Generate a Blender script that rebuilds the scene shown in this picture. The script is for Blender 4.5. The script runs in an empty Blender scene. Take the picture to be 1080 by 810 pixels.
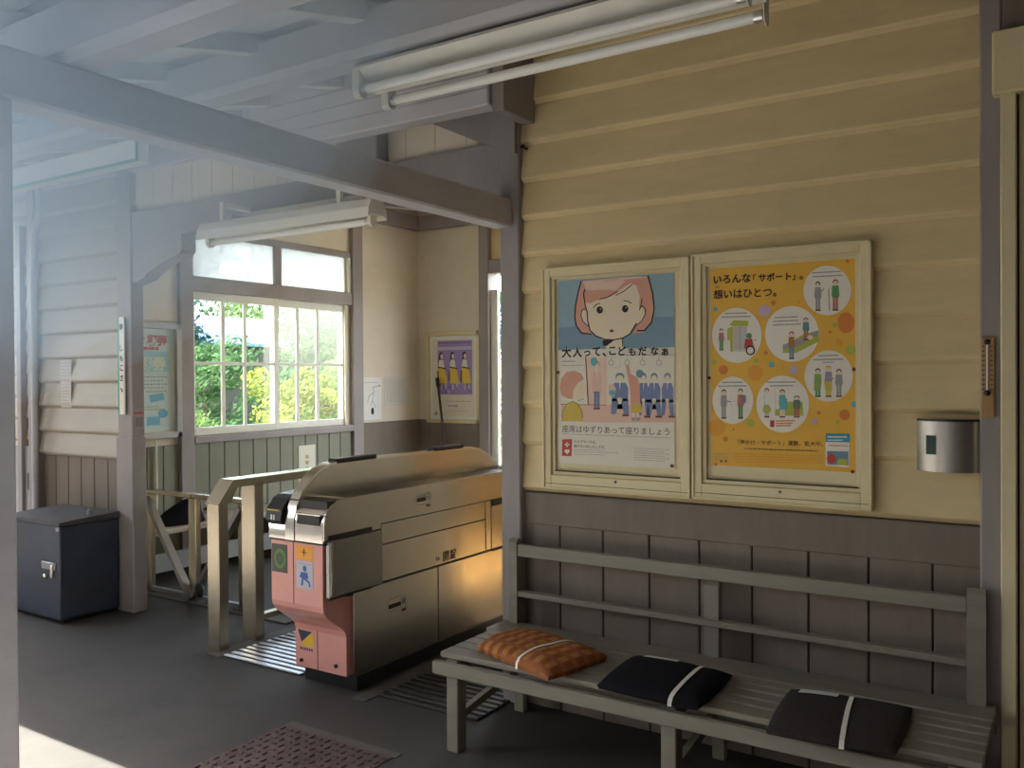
import bpy, bmesh, math, random
from mathutils import Vector, Matrix

S = bpy.context.scene
COL = S.collection
random.seed(7)
PI = math.pi

# ------------------------------------------------------------------ camera, sky, sun, exposure
FPX, YAW, PITCH, ROLL, EYE = 922.4, 0.57524, 0.009155, -0.006485, 1.45


def cam_rows():
    u = (math.sin(YAW), 0, math.cos(YAW))
    x = (math.cos(YAW), 0, -math.sin(YAW))
    z = (0, -1, 0)
    base = Matrix(((x[0], u[0], z[0]), (x[1], u[1], z[1]), (x[2], u[2], z[2])))
    cp, sp, cr, sr = math.cos(PITCH), math.sin(PITCH), math.cos(ROLL), math.sin(ROLL)
    rx = Matrix(((1, 0, 0), (0, cp, -sp), (0, sp, cp)))
    rz = Matrix(((cr, -sr, 0), (sr, cr, 0), (0, 0, 1)))
    return rz @ rx @ base          # world -> right, down, forward


CR = cam_rows()
cam_data = bpy.data.cameras.new('camera')
cam_data.sensor_width = 36
cam_data.lens = 36 * FPX / 1080
cam_data.clip_start = 0.02
cam_data.clip_end = 300
cam = bpy.data.objects.new('camera', cam_data)
COL.objects.link(cam)
right, down, fwd = Vector(CR[0]), Vector(CR[1]), Vector(CR[2])
m3 = Matrix((right, -down, -fwd)).transposed()
cam.matrix_world = Matrix.Translation((0, 0, EYE)) @ m3.to_4x4()
S.camera = cam


def at(px, py, **k):
    """a point seen in the photograph, on the plane x=, y= or z= where it really stands"""
    d = CR.transposed() @ Vector(((px - 540) / FPX, (py - 405) / FPX, 1.0))
    (a, v), = k.items()
    i = 'xyz'.index(a)
    c = Vector((0, 0, EYE))
    return c + d * ((v - c[i]) / d[i])


S.view_settings.view_transform = 'Standard'
S.view_settings.look = 'None'
S.view_settings.gamma = 1
S.view_settings.use_curve_mapping = False
S.view_settings.exposure = 1.7

world = bpy.data.worlds.new('world')
S.world = world
world.use_nodes = True
wn = world.node_tree.nodes
wl = world.node_tree.links
sky = wn.new('ShaderNodeTexSky')
sky.sky_type = 'NISHITA'
sky.sun_disc = False
sky.sun_elevation = math.radians(50)
sky.sun_rotation = math.radians(215)
sky.air_density = 1.3
sky.dust_density = 2.0
bg = wn['Background']
bg.inputs['Strength'].default_value = 0.7
hs = wn.new('ShaderNodeHueSaturation')
hs.inputs['Saturation'].default_value = 0.55
wl.new(sky.outputs[0], hs.inputs['Color'])
wl.new(hs.outputs[0], bg.inputs['Color'])
S.cycles.volume_bounces = 2

sun_data = bpy.data.lights.new('sun', 'SUN')
sun_data.energy = 12.0
sun_data.color = (1.0, 0.94, 0.82)
sun_data.angle = math.radians(0.6)
sun = bpy.data.objects.new('sun', sun_data)
COL.objects.link(sun)
sun.location = (-4, -6, 9)
SUN_DIR = Vector((0.08, 0.685, -1.0))
sun.rotation_euler = SUN_DIR.to_track_quat('-Z', 'Y').to_euler()

# ------------------------------------------------------------------ materials
MATS = {}


def nodes_of(name):
    m = bpy.data.materials.new(name)
    m.use_nodes = True
    return m, m.node_tree.nodes, m.node_tree.links, m.node_tree.nodes['Principled BSDF']


def mat(name, col, rough=0.6, metal=0.0, var=0.12, scale=6.0, stretch=(1, 1, 1), bump=0.0, spec=0.4, dirt=None, dirt_scale=1.5, dirt_amt=0.5):
    if name in MATS:
        return MATS[name]
    m, N, L, p = nodes_of(name)
    p.inputs['Roughness'].default_value = rough
    p.inputs['Metallic'].default_value = metal
    p.inputs['Specular IOR Level'].default_value = spec
    tc = N.new('ShaderNodeTexCoord')
    mp = N.new('ShaderNodeMapping')
    mp.inputs['Scale'].default_value = stretch
    L.new(tc.outputs['Object'], mp.inputs[0])
    nz = N.new('ShaderNodeTexNoise')
    nz.inputs['Scale'].default_value = scale
    nz.inputs['Detail'].default_value = 6
    nz.inputs['Roughness'].default_value = 0.7
    L.new(mp.outputs[0], nz.inputs['Vector'])
    ramp = N.new('ShaderNodeValToRGB')
    ramp.color_ramp.elements[0].position = 0.3
    ramp.color_ramp.elements[1].position = 0.72
    a = [max(0, c * (1 - var)) for c in col]
    b = [min(1, c * (1 + var)) for c in col]
    ramp.color_ramp.elements[0].color = (*a, 1)
    ramp.color_ramp.elements[1].color = (*b, 1)
    L.new(nz.outputs['Fac'], ramp.inputs[0])
    out = ramp.outputs[0]
    if dirt:
        n2 = N.new('ShaderNodeTexNoise')
        n2.inputs['Scale'].default_value = dirt_scale
        n2.inputs['Detail'].default_value = 8
        n2.inputs['Roughness'].default_value = 0.75
        L.new(tc.outputs['Object'], n2.inputs['Vector'])
        r2 = N.new('ShaderNodeMapRange')
        r2.inputs[1].default_value = 0.48
        r2.inputs[2].default_value = 0.72
        r2.inputs[3].default_value = 0.0
        r2.inputs[4].default_value = dirt_amt
        L.new(n2.outputs['Fac'], r2.inputs[0])
        mx = N.new('ShaderNodeMix')
        mx.data_type = 'RGBA'
        L.new(r2.outputs[0], mx.inputs[0])
        L.new(out, mx.inputs[6])
        mx.inputs[7].default_value = (*dirt, 1)
        out = mx.outputs[2]
    L.new(out, p.inputs['Base Color'])
    if bump:
        b_ = N.new('ShaderNodeBump')
        b_.inputs['Strength'].default_value = bump
        b_.inputs['Distance'].default_value = 0.01
        L.new(nz.outputs['Fac'], b_.inputs['Height'])
        L.new(b_.outputs[0], p.inputs['Normal'])
    MATS[name] = m
    return m


def flat(name, col, rough=0.6):
    return mat(name, col, rough, var=0.03, scale=20)


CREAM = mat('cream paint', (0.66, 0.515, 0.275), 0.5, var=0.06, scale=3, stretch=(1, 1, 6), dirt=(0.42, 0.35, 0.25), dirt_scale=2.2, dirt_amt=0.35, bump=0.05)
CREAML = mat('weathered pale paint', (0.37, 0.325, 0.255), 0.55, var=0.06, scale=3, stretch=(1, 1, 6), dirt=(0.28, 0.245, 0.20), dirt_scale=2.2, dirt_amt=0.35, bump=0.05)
CREAMF = mat('cream frame paint', (0.66, 0.555, 0.33), 0.4, var=0.05, scale=8, bump=0.03)
PLASTER = mat('pale plaster board', (0.65, 0.575, 0.45), 0.7, var=0.05, scale=2, dirt=(0.45, 0.41, 0.33), dirt_amt=0.3)
TAUPE = mat('taupe trim paint', (0.27, 0.235, 0.225), 0.5, var=0.12, scale=5, stretch=(1, 1, 0.3), bump=0.08)
TAUPEB = mat('taupe beam paint', (0.46, 0.44, 0.45), 0.55, var=0.1, scale=4, stretch=(0.6, 0.6, 2), bump=0.06)
WAINS = mat('grey brown wainscot paint', (0.17, 0.135, 0.102), 0.55, var=0.12, scale=5, stretch=(2, 2, 0.4), bump=0.08)
WAINSG = mat('grey green wainscot paint', (0.18, 0.178, 0.122), 0.5, var=0.08, scale=5, stretch=(2, 2, 0.4), bump=0.05)
GROOVE = flat('groove dark', (0.03, 0.027, 0.025), 0.9)
WHITEW = mat('white window paint', (0.72, 0.70, 0.62), 0.45, var=0.05, scale=6)
ROOFW = mat('pale roof board paint', (0.76, 0.76, 0.74), 0.6, var=0.1, scale=3, stretch=(4, 0.6, 1), dirt=(0.35, 0.36, 0.38), dirt_amt=0.4)
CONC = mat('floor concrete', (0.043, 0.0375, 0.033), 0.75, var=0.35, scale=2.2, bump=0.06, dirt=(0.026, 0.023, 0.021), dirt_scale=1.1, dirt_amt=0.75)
SUNLIT = mat('sunlit floor concrete', (0.096, 0.0935, 0.088), 0.85, var=0.12, scale=3, bump=0.05)  # floor concrete with the sun patch's brightness put into its colour
STRIP = mat('floor strip cement', (0.085, 0.073, 0.062), 0.8, var=0.15, scale=5)
STEEL = mat('brushed steel', (0.52, 0.48, 0.42), 0.26, 1.0, var=0.04, scale=30, stretch=(1, 0.05, 1))
STEELB = mat('polished steel', (0.66, 0.62, 0.55), 0.22, 1.0, var=0.03, scale=20)
STEELV = mat('satin steel rail', (0.44, 0.38, 0.28), 0.27, 1.0, var=0.04, scale=20, stretch=(1, 1, 0.1))
STEELD = mat('dull steel', (0.30, 0.30, 0.31), 0.45, 0.9, var=0.1, scale=12)
BLACKP = mat('black plastic', (0.012, 0.012, 0.013), 0.35, var=0.1, scale=20)
BLACKM = mat('black seam', (0.008, 0.008, 0.008), 0.8, var=0.1, scale=20)
PINK = mat('pink enamel', (0.66, 0.30, 0.25), 0.35, var=0.03, scale=8)
BENCHP = mat('grey bench paint', (0.20, 0.18, 0.14), 0.5, var=0.16, scale=5, stretch=(0.3, 3, 3), bump=0.1)
WHITEE = mat('white enamel', (0.74, 0.71, 0.62), 0.3, var=0.02, scale=6)
TUBEM = mat('white glass tube', (0.82, 0.80, 0.74), 0.12, var=0.01, scale=3, spec=0.6)
ALU = mat('aluminium cap', (0.6, 0.6, 0.58), 0.3, 1.0, var=0.03)
PAPER = mat('white paper', (0.72, 0.71, 0.67), 0.7, var=0.03, scale=5)
TEAL = flat('teal green', (0.0, 0.36, 0.28), 0.4)
NAVY = mat('dark navy enamel', (0.035, 0.042, 0.064), 0.42, var=0.2, scale=6, bump=0.05)
INK = flat('black ink', (0.012, 0.011, 0.013), 0.6)
WOODY = mat('varnished plate', (0.36, 0.22, 0.09), 0.45, var=0.15, scale=10, stretch=(3, 3, 0.4))
DARKW = mat('dark brown stick', (0.05, 0.03, 0.025), 0.5, var=0.2, scale=20)
CLOTHK = mat('black cloth', (0.010, 0.010, 0.013), 0.95, var=0.3, scale=120, bump=0.2, spec=0.1)
CLOTHC = mat('charcoal cloth', (0.040, 0.034, 0.033), 0.95, var=0.3, scale=120, bump=0.2, spec=0.1)
ELASTIC = mat('white elastic', (0.74, 0.70, 0.62), 0.8, var=0.1, scale=60)
BARK = mat('bark', (0.09, 0.06, 0.04), 0.9, var=0.3, scale=10)


def glass(name, tint=(0.95, 0.98, 0.98), refl=1.0):
    m, N, L, p = nodes_of(name)
    tr = N.new('ShaderNodeBsdfTransparent')
    tr.inputs[0].default_value = (*tint, 1)
    gl = N.new('ShaderNodeBsdfGlossy')
    gl.inputs['Roughness'].default_value = 0.02
    mx = N.new('ShaderNodeMixShader')
    mx.inputs[0].default_value = 0.05
    L.new(tr.outputs[0], mx.inputs[1])
    L.new(gl.outputs[0], mx.inputs[2])
    L.new(mx.outputs[0], N['Material Output'].inputs[0])
    return m


GLASS = glass('window glass')


def frosted():
    m, N, L, p = nodes_of('frosted glass')
    tr = N.new('ShaderNodeBsdfTransparent')
    tl = N.new('ShaderNodeBsdfTranslucent')
    tl.inputs[0].default_value = (0.40, 0.415, 0.41, 1)
    tc = N.new('ShaderNodeTexCoord')
    nz = N.new('ShaderNodeTexNoise')
    nz.inputs['Scale'].default_value = 9
    nz.inputs['Detail'].default_value = 7
    L.new(tc.outputs['Object'], nz.inputs['Vector'])
    r = N.new('ShaderNodeMapRange')
    r.inputs[1].default_value = 0.35
    r.inputs[2].default_value = 0.7
    r.inputs[3].default_value = 0.80
    r.inputs[4].default_value = 0.93
    L.new(nz.outputs['Fac'], r.inputs[0])
    mx = N.new('ShaderNodeMixShader')
    L.new(r.outputs[0], mx.inputs[0])
    L.new(tr.outputs[0], mx.inputs[1])
    L.new(tl.outputs[0], mx.inputs[2])
    L.new(mx.outputs[0], N['Material Output'].inputs[0])
    return m


FROST = frosted()


def leafmat(name, col, var=0.45, trans=0.45):
    m, N, L, p = nodes_of(name)
    tc = N.new('ShaderNodeTexCoord')
    nz = N.new('ShaderNodeTexNoise')
    nz.inputs['Scale'].default_value = 4.5
    nz.inputs['Detail'].default_value = 4
    L.new(tc.outputs['Object'], nz.inputs['Vector'])
    ramp = N.new('ShaderNodeValToRGB')
    ramp.color_ramp.elements[0].position = 0.35
    ramp.color_ramp.elements[1].position = 0.68
    ramp.color_ramp.elements[0].color = (*[c * (1 - var) for c in col], 1)
    ramp.color_ramp.elements[1].color = (*[min(1, c * (1 + var)) for c in col], 1)
    L.new(nz.outputs['Fac'], ramp.inputs[0])
    di = N.new('ShaderNodeBsdfDiffuse')
    tl = N.new('ShaderNodeBsdfTranslucent')
    L.new(ramp.outputs[0], di.inputs[0])
    L.new(ramp.outputs[0], tl.inputs[0])
    mx = N.new('ShaderNodeMixShader')
    mx.inputs[0].default_value = trans
    L.new(di.outputs[0], mx.inputs[1])
    L.new(tl.outputs[0], mx.inputs[2])
    L.new(mx.outputs[0], N['Material Output'].inputs[0])
    return m


def plaid():
    m, N, L, p = nodes_of('orange plaid cloth')
    p.inputs['Roughness'].default_value = 0.95
    p.inputs['Specular IOR Level'].default_value = 0.1
    tc = N.new('ShaderNodeTexCoord')

    def wave(rot, sc, lo, hi):
        mp = N.new('ShaderNodeMapping')
        mp.inputs['Rotation'].default_value = (0, 0, rot)
        L.new(tc.outputs['Object'], mp.inputs[0])
        w = N.new('ShaderNodeTexWave')
        w.inputs['Scale'].default_value = sc
        w.inputs['Distortion'].default_value = 0.7
        L.new(mp.outputs[0], w.inputs[0])
        r = N.new('ShaderNodeMapRange')
        r.inputs[1].default_value = lo
        r.inputs[2].default_value = hi
        L.new(w.outputs['Fac'], r.inputs[0])
        return r.outputs[0]
    a = wave(0.25, 5.5, 0.35, 0.7)
    b = wave(1.82, 5.0, 0.55, 0.9)
    m1 = N.new('ShaderNodeMix')
    m1.data_type = 'RGBA'
    m1.inputs[6].default_value = (0.23, 0.07, 0.025, 1)
    m1.inputs[7].default_value = (0.38, 0.165, 0.055, 1)
    L.new(a, m1.inputs[0])
    m2 = N.new('ShaderNodeMix')
    m2.data_type = 'RGBA'
    L.new(b, m2.inputs[0])
    L.new(m1.outputs[2], m2.inputs[6])
    m2.inputs[7].default_value = (0.27, 0.10, 0.04, 1)
    L.new(m2.outputs[2], p.inputs['Base Color'])
    return m


PLAID = plaid()

# ------------------------------------------------------------------ helpers


def off(o):
    v = Vector((0, 0, 0))
    while o is not None:
        v += o.location
        o = o.parent
    return v


class MB:
    def __init__(s):
        s.bm = bmesh.new()
        s.mats = []

    def mi(s, m):
        if m not in s.mats:
            s.mats.append(m)
        return s.mats.index(m)

    def box(s, x0, x1, y0, y1, z0, z1, m, bev=0.0, seg=1):
        vs = [s.bm.verts.new((x, y, z)) for z in (z0, z1) for y in (y0, y1) for x in (x0, x1)]
        fs = []
        for q in ((0, 2, 3, 1), (4, 5, 7, 6), (0, 1, 5, 4), (2, 6, 7, 3), (0, 4, 6, 2), (1, 3, 7, 5)):
            fs.append(s.bm.faces.new([vs[i] for i in q]))
        k = s.mi(m)
        for f in fs:
            f.material_index = k
        if bev:
            es = list({e for f in fs for e in f.edges})
            r = bmesh.ops.bevel(s.bm, geom=es, offset=bev, segments=seg, affect='EDGES', profile=0.5)
            for f in r['faces']:
                f.material_index = k
        return s

    def poly(s, pts, m, smooth=False):
        f = s.bm.faces.new([s.bm.verts.new(p) for p in pts])
        f.material_index = s.mi(m)
        f.smooth = smooth
        return f

    def prism(s, prof, axis, a, b, m, smooth=False, caps=True):
        """profile in the plane across axis; axis x: (y,z), y: (x,z), z: (x,y)"""
        def P(p, t):
            return {'x': (t, p[0], p[1]), 'y': (p[0], t, p[1]), 'z': (p[0], p[1], t)}[axis]
        A = [s.bm.verts.new(P(p, a)) for p in prof]
        B = [s.bm.verts.new(P(p, b)) for p in prof]
        n = len(prof)
        k = s.mi(m)
        for i in range(n):
            f = s.bm.faces.new([A[i], A[(i + 1) % n], B[(i + 1) % n], B[i]])
            f.material_index = k
            f.smooth = smooth
        if caps:
            if smooth:
                A = [s.bm.verts.new(v.co) for v in A]
                B = [s.bm.verts.new(v.co) for v in B]
            for q in (A, B[::-1]):
                f = s.bm.faces.new(q)
                f.material_index = k
        return s

    def bar(s, p, q, w, h, m, up=(0, 0, 1)):
        p, q = Vector(p), Vector(q)
        d = (q - p).normalized()
        sd = d.cross(Vector(up)).normalized()
        u = sd.cross(d)
        vs = [s.bm.verts.new(c + sd * a * w / 2 + u * b * h / 2) for c in (p, q) for a, b in ((-1, -1), (1, -1), (1, 1), (-1, 1))]
        k = s.mi(m)
        for f in ((0, 1, 2, 3), (7, 6, 5, 4), (0, 4, 5, 1), (1, 5, 6, 2), (2, 6, 7, 3), (3, 7, 4, 0)):
            s.bm.faces.new([vs[i] for i in f]).material_index = k
        return s

    def tube(s, pts, r, m, n=12, caps=True):
        pts = [Vector(p) for p in pts]
        rs = r if isinstance(r, (list, tuple)) else [r] * len(pts)
        k = s.mi(m)
        rings = []
        ref = None
        for i, p in enumerate(pts):
            d = (pts[min(i + 1, len(pts) - 1)] - pts[max(i - 1, 0)]).normalized()
            if ref is None:
                ref = d.orthogonal().normalized()
            ref = (ref - d * ref.dot(d)).normalized()
            b = d.cross(ref)
            rings.append([s.bm.verts.new(p + (ref * math.cos(2 * PI * j / n) + b * math.sin(2 * PI * j / n)) * rs[i]) for j in range(n)])
        for a, c in zip(rings, rings[1:]):
            for j in range(n):
                f = s.bm.faces.new([a[j], a[(j + 1) % n], c[(j + 1) % n], c[j]])
                f.material_index = k
                f.smooth = True
        if caps:
            s.bm.faces.new(rings[0][::-1]).material_index = k
            s.bm.faces.new(rings[-1]).material_index = k
        return s

    def ball(s, c, r, m, n=10, sc=(1, 1, 1)):
        k = s.mi(m)
        res = bmesh.ops.create_uvsphere(s.bm, u_segments=n, v_segments=max(5, n // 2), radius=r, matrix=Matrix.Translation(c) @ Matrix.Diagonal((*sc, 1)))
        for v in res['verts']:
            for f in v.link_faces:
                f.material_index = k
                f.smooth = True
        return s

    def build(s, name, parent=None, kind=None, normals=True):
        if normals:
            bmesh.ops.recalc_face_normals(s.bm, faces=s.bm.faces[:])
        o_ = off(parent)
        if o_.length:
            bmesh.ops.translate(s.bm, vec=-o_, verts=s.bm.verts[:])
        me = bpy.data.meshes.new(name)
        anysm = any(f.smooth for f in s.bm.faces)
        s.bm.to_mesh(me)
        s.bm.free()
        if anysm:
            me.set_sharp_from_angle(angle=0.7)
        for m in s.mats:
            me.materials.append(m)
        o = bpy.data.objects.new(name, me)
        COL.objects.link(o)
        if parent is not None:
            o.parent = parent
        if kind:
            o['kind'] = kind
        return o


def thing(name, label, cat, loc=(0, 0, 0), group=None):
    o = bpy.data.objects.new(name, None)
    COL.objects.link(o)
    o.location = loc
    o.empty_display_size = 0.1
    return tag(o, label, cat, group)


def tag(o, label, cat, group=None):
    o['label'] = label
    o['category'] = cat
    if group:
        o['group'] = group
    return o


def setting(name):
    o = bpy.data.objects.new(name, None)
    COL.objects.link(o)
    o['kind'] = 'structure'
    return o


# flat print on a vertical sheet facing -Y or +X
class Print:
    """ink shapes laid on a sheet of paper; conv turns a drawing point into (a, z) on the sheet"""

    def __init__(s, mb, conv, plane='y', pos=0.0, step=0.00025):
        s.mb, s.conv, s.plane, s.pos, s.step = mb, conv, plane, pos, step

    def P(s, a, z, layer):
        d = 0.0008 + layer * s.step
        return (a, s.pos - d, z) if s.plane == 'y' else (s.pos + d, a, z)

    def raw(s, pts, m, layer):
        s.mb.poly([s.P(a, z, layer) for a, z in pts], m)

    def poly(s, pts, m, layer=1):
        s.raw([s.conv(*p) for p in pts], m, layer)

    def rect(s, x0, y0, x1, y1, m, layer=1):
        s.poly([(x0, y0), (x1, y0), (x1, y1), (x0, y1)], m, layer)

    def ell(s, cx, cy, rx, ry, m, layer=1, n=28, a0=0, a1=2 * PI):
        s.poly([(cx + rx * math.cos(a0 + (a1 - a0) * i / n), cy + ry * math.sin(a0 + (a1 - a0) * i / n)) for i in range(n)], m, layer)

    def line(s, pts, w, m, layer=2):
        q = [Vector(p) for p in pts]
        for a, b in zip(q, q[1:]):
            d = (b - a)
            if d.length < 1e-6:
                continue
            d.normalize()
            n = Vector((-d.y, d.x)) * w / 2
            e = d * w * 0.25
            s.poly([tuple(a - e + n), tuple(b + e + n), tuple(b + e - n), tuple(a - e - n)], m, layer)

    def dashes(s, x0, y0, x1, y1, h, m, layer=2, n=12, seed=1):
        r = random.Random(seed)
        t = 0.0
        while t < 1:
            dt = r.uniform(0.25, 0.62) / n
            u = min(1, t + dt)
            a = (x0 + (x1 - x0) * t, y0 + (y1 - y0) * t)
            b = (x0 + (x1 - x0) * u, y0 + (y1 - y0) * u)
            s.line([a, b], h, m, layer)
            t = u + r.uniform(0.25, 0.5) / n

    def text(s, body, x0, y0, x1, m, layer=3, vertical=False, tall=1.0, y1=None, bold=0.0):
        """x0,y0 the start of the baseline, x1 its end in drawing units"""
        a0, z0 = s.conv(x0, y0)
        a1, z1 = s.conv(x1, y0 if y1 is None else y1)
        verts, faces = glyphs(body, bold)
        w = max(v[0] for v in verts) - min(v[0] for v in verts)
        mn = min(v[0] for v in verts)
        k = (a1 - a0) / w
        sl = (z1 - z0) / (a1 - a0) if y1 is not None else 0.0
        ids = [s.mb.bm.verts.new(s.P(a0 + (v[0] - mn) * k, z0 + v[1] * abs(k) * tall + (v[0] - mn) * k * sl, layer)) for v in verts]
        mi = s.mb.mi(m)
        for f in faces:
            try:
                s.mb.bm.faces.new([ids[i] for i in f]).material_index = mi
            except ValueError:
                pass


_gl = {}


def glyphs(body, bold=0.0):
    if (body, bold) in _gl:
        return _gl[(body, bold)]
    cu = bpy.data.curves.new('lettering', 'FONT')
    cu.body = body
    cu.resolution_u = 3
    cu.offset = bold
    o = bpy.data.objects.new('lettering', cu)
    COL.objects.link(o)
    bpy.context.view_layer.update()
    dg = bpy.context.evaluated_depsgraph_get()
    me = bpy.data.meshes.new_from_object(o.evaluated_get(dg))
    r = ([tuple(v.co) for v in me.vertices], [tuple(p.vertices) for p in me.polygons])
    bpy.data.objects.remove(o)
    bpy.data.curves.remove(cu)
    bpy.data.meshes.remove(me)
    _gl[(body, bold)] = r
    return r


trim_n = [0]


def trim(mb):
    trim_n[0] += 1
    return mb.build('trim_%d' % trim_n[0], kind='structure')



# ------------------------------------------------------------------ the building: floor, walls, timbers, roof
YW = 3.28          # face of the front wall
mb = MB()
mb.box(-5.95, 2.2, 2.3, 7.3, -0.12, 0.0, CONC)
mb.box(-9.0, 2.2, 0.3, 1.935, -0.12, 0.0, SUNLIT)
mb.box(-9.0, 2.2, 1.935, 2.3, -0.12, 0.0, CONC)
mb.build('floor', kind='structure')
mb = MB()
mb.box(-16.0, 9.0, -14.0, 0.3, -0.12, -0.005, mat('forecourt asphalt', (0.07, 0.064, 0.058), 0.9, var=0.2, scale=8))
mb.build('floor_forecourt', kind='structure')

# cement strips let into the floor beside the gate
mb = MB()
mb.box(-3.84, -3.74, 2.96, 7.0, 0.0, 0.004, STRIP)
trim(mb)
mb = MB()
mb.box(-2.755, -2.675, 2.90, 7.0, 0.0, 0.004, STRIP)
trim(mb)
mb = MB()
mb.box(-5.32, -3.9, 3.56, 3.66, 0.0, 0.012, STRIP)
trim(mb)
mb = MB()
mb.box(-2.78, -2.18, 2.527, 2.57, 0.0, 0.003, STRIP)
trim(mb)


def siding(mb, x0, x1, y, zs, m, lip=0.024):
    """lapped boards, each tilted out to a rounded lip at its foot"""
    for a, b in zip(zs, zs[1:]):
        prof = [(y + 0.02, a), (y - 0.003, a), (y - lip + 0.004, a + 0.013), (y - lip, a + 0.020), (y - lip + 0.001, a + 0.032), (y - 0.006, b - 0.03), (y - 0.001, b), (y + 0.02, b)]
        mb.prism(prof, 'x', x0, x1, m)


def wainscot(mb, x0, x1, y, z0, z1, seams, m):
    mb.box(x0, x1, y + 0.004, y + 0.03, z0, z1, GROOVE)
    edges = [x0] + [s for s in seams if x0 < s < x1] + [x1]
    for a, b in zip(edges, edges[1:]):
        mb.box(a + 0.003, b - 0.003, y - 0.004, y + 0.006, z0, z1, m, 0.003)


wr = setting('wall_right')
mb = MB()
zs = [0.945, 1.145, 1.312, 1.48, 1.645, 1.81, 1.972, 2.135, 2.30, 2.462, 2.637, 2.80, 2.97, 3.13]
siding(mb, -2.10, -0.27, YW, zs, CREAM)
mb.build('siding', wr)
mb = MB()
wainscot(mb, -2.10, -0.27, YW, 0.0, 0.82, [-1.882, -1.675, -1.465, -1.252, -1.043, -0.833, -0.625, -0.419], WAINS)
mb.build('wainscot', wr)
mb = MB()
mb.box(-2.10, -0.27, YW - 0.012, YW + 0.03, 0.80, 0.94, WAINS, 0.004)
mb.build('dado_rail', wr)
mb = MB()
mb.box(-2.14, 2.2, YW + 0.03, YW + 0.14, 0.0, 3.3, PLASTER)
mb.build('wall_core', wr)

# door at the right end
dr = setting('door_2')
mb = MB()
mb.box(-0.211, -0.166, 3.20, 3.31, 0.0, 2.34, CREAMF, 0.004)
mb.build('jamb', dr)
mb = MB()
mb.box(-0.232, 0.95, 3.17, 3.31, 2.335, 2.535, CREAMF, 0.006)
mb.build('header_box', dr)
mb = MB()
mb.box(-0.160, 0.90, 3.235, 3.30, 0.0, 2.34, CREAMF)
for a, b in ((-0.10, 0.36), (0.40, 0.86)):
    mb.box(a, b, 3.225, 3.24, 0.15, 0.95, WAINS, 0.004)
    mb.box(a, b, 3.225, 3.24, 1.05, 2.2, CREAMF, 0.004)
mb.box(-0.166, -0.160, 3.27, 3.3, 0, 2.34, GROOVE)
mb.build('door_leaf', dr)
mb = MB()
mb.box(-0.206, 2.2, 3.22, 3.31, 2.535, 3.13, WAINS)
mb.build('upper_panel', dr)
mb = MB()
mb.box(0.95, 2.2, 3.25, 3.31, 0, 2.535, CREAM)
mb.build('side_panel', dr)
# unseen dark wall added to hold light off the right end of the porch
mb = MB()
mb.box(1.25, 1.35, -9.0, 3.3, 0.0, 3.2, mat('dark blocker boards', (0.09, 0.075, 0.065), 0.7))
mb.build('wall_right_blocker', kind='structure')
mb = MB()
mb.box(-9.3, -9.2, -9.0, 3.6, 0.0, 2.1, WAINS)
mb.build('wall_left_blocker', kind='structure')  # unseen wall added to block sky light from the left

# posts
for x0, x1, y0, y1, z0, z1, m in (
        (-2.158, -2.057, 3.235, 3.42, 0.0, 3.1, TAUPE),
        (-0.272, -0.208, 3.225, 3.31, 0.0, 3.13, TAUPE),
        (-5.05, -4.90, 3.25, 3.337, 0.0, 2.85, TAUPE),
        (-2.19, -2.09, 0.975, 1.088, 0.0, 2.105, TAUPEB)):
    mb = MB()
    mb.box(x0, x1, y0, y1, z0, z1, m, 0.006)
    trim(mb)
mb = MB()
mb.box(-5.06, -4.892, 3.242, 3.340, 0.0, 1.085, TAUPE, 0.005)      # boxing round the foot of the post
trim(mb)
# tie beam from the outer post to the wall post
mb = MB()
mb.box(-2.19, -2.09, 0.9, 3.24, 2.105, 2.228, TAUPEB, 0.008)
trim(mb)
# girders along the porch
for y0, y1, z0, z1 in ((1.2, 1.3, 2.228, 2.365), (2.06, 2.17, 2.465, 2.60)):
    mb = MB()
    c = 0.022
    mb.prism([(y0, z0 + c), (y0 + c, z0), (y1, z0), (y1, z1), (y0, z1)], 'x', -8.0, 2.2, TAUPEB)
    trim(mb)
# hanging boxed fascia over the passage mouth
mb = MB()
mb.box(-3.425, -2.055, 3.0, 3.09, 2.575, 2.86, TAUPEB, 0.006)
for k in range(1, 4):
    mb.box(-3.42, -2.06, 2.997, 3.001, 2.575 + k * 0.07, 2.577 + k * 0.07, TAUPE)
trim(mb)
mb = MB()
mb.box(-2.05, -1.99, 3.02, 3.27, 2.55, 2.86, TAUPE, 0.004)
trim(mb)
# wall plate
mb = MB()
mb.box(-8.0, -2.05, 3.25, 3.40, 2.72, 2.95, TAUPEB, 0.006)
trim(mb)
# lintel over the passage with a haunch at either end
mb = MB()
mb.prism([(-4.945, 2.47), (-4.945, 2.03), (-4.79, 2.06), (-4.755, 2.085), (-4.60, 2.145), (-4.44, 2.185), (-4.42, 2.20), (-4.42, 2.30), (-3.97, 2.345), (-3.97, 2.362), (-3.0, 2.362), (-2.98, 2.31), (-2.6, 2.24), (-2.15, 2.13), (-2.15, 2.495)], 'y', 3.26, 3.36, TAUPE)
trim(mb)
lf = setting('wall_over_passage')
mb = MB()
mb.box(-4.945, -2.15, 3.29, 3.32, 2.47, 2.74, PLASTER)
for k in range(16):
    x = -4.9 + k * 0.18
    mb.box(x, x + 0.004, 3.2875, 3.291, 2.48, 2.73, CREAM)
mb.build('cream_panel', lf)
mb = MB()
mb.prism([(-2.66, 2.72), (-2.66, 2.69), (-2.27, 2.505), (-2.06, 2.42), (-2.06, 2.72)], 'y', 3.21, 3.26, TAUPE)
trim(mb)
# short stub standing on the lintel
mb = MB()
mb.box(-3.12, -2.845, 3.20, 3.285, 2.44, 2.72, TAUPE, 0.005)
trim(mb)

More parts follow.
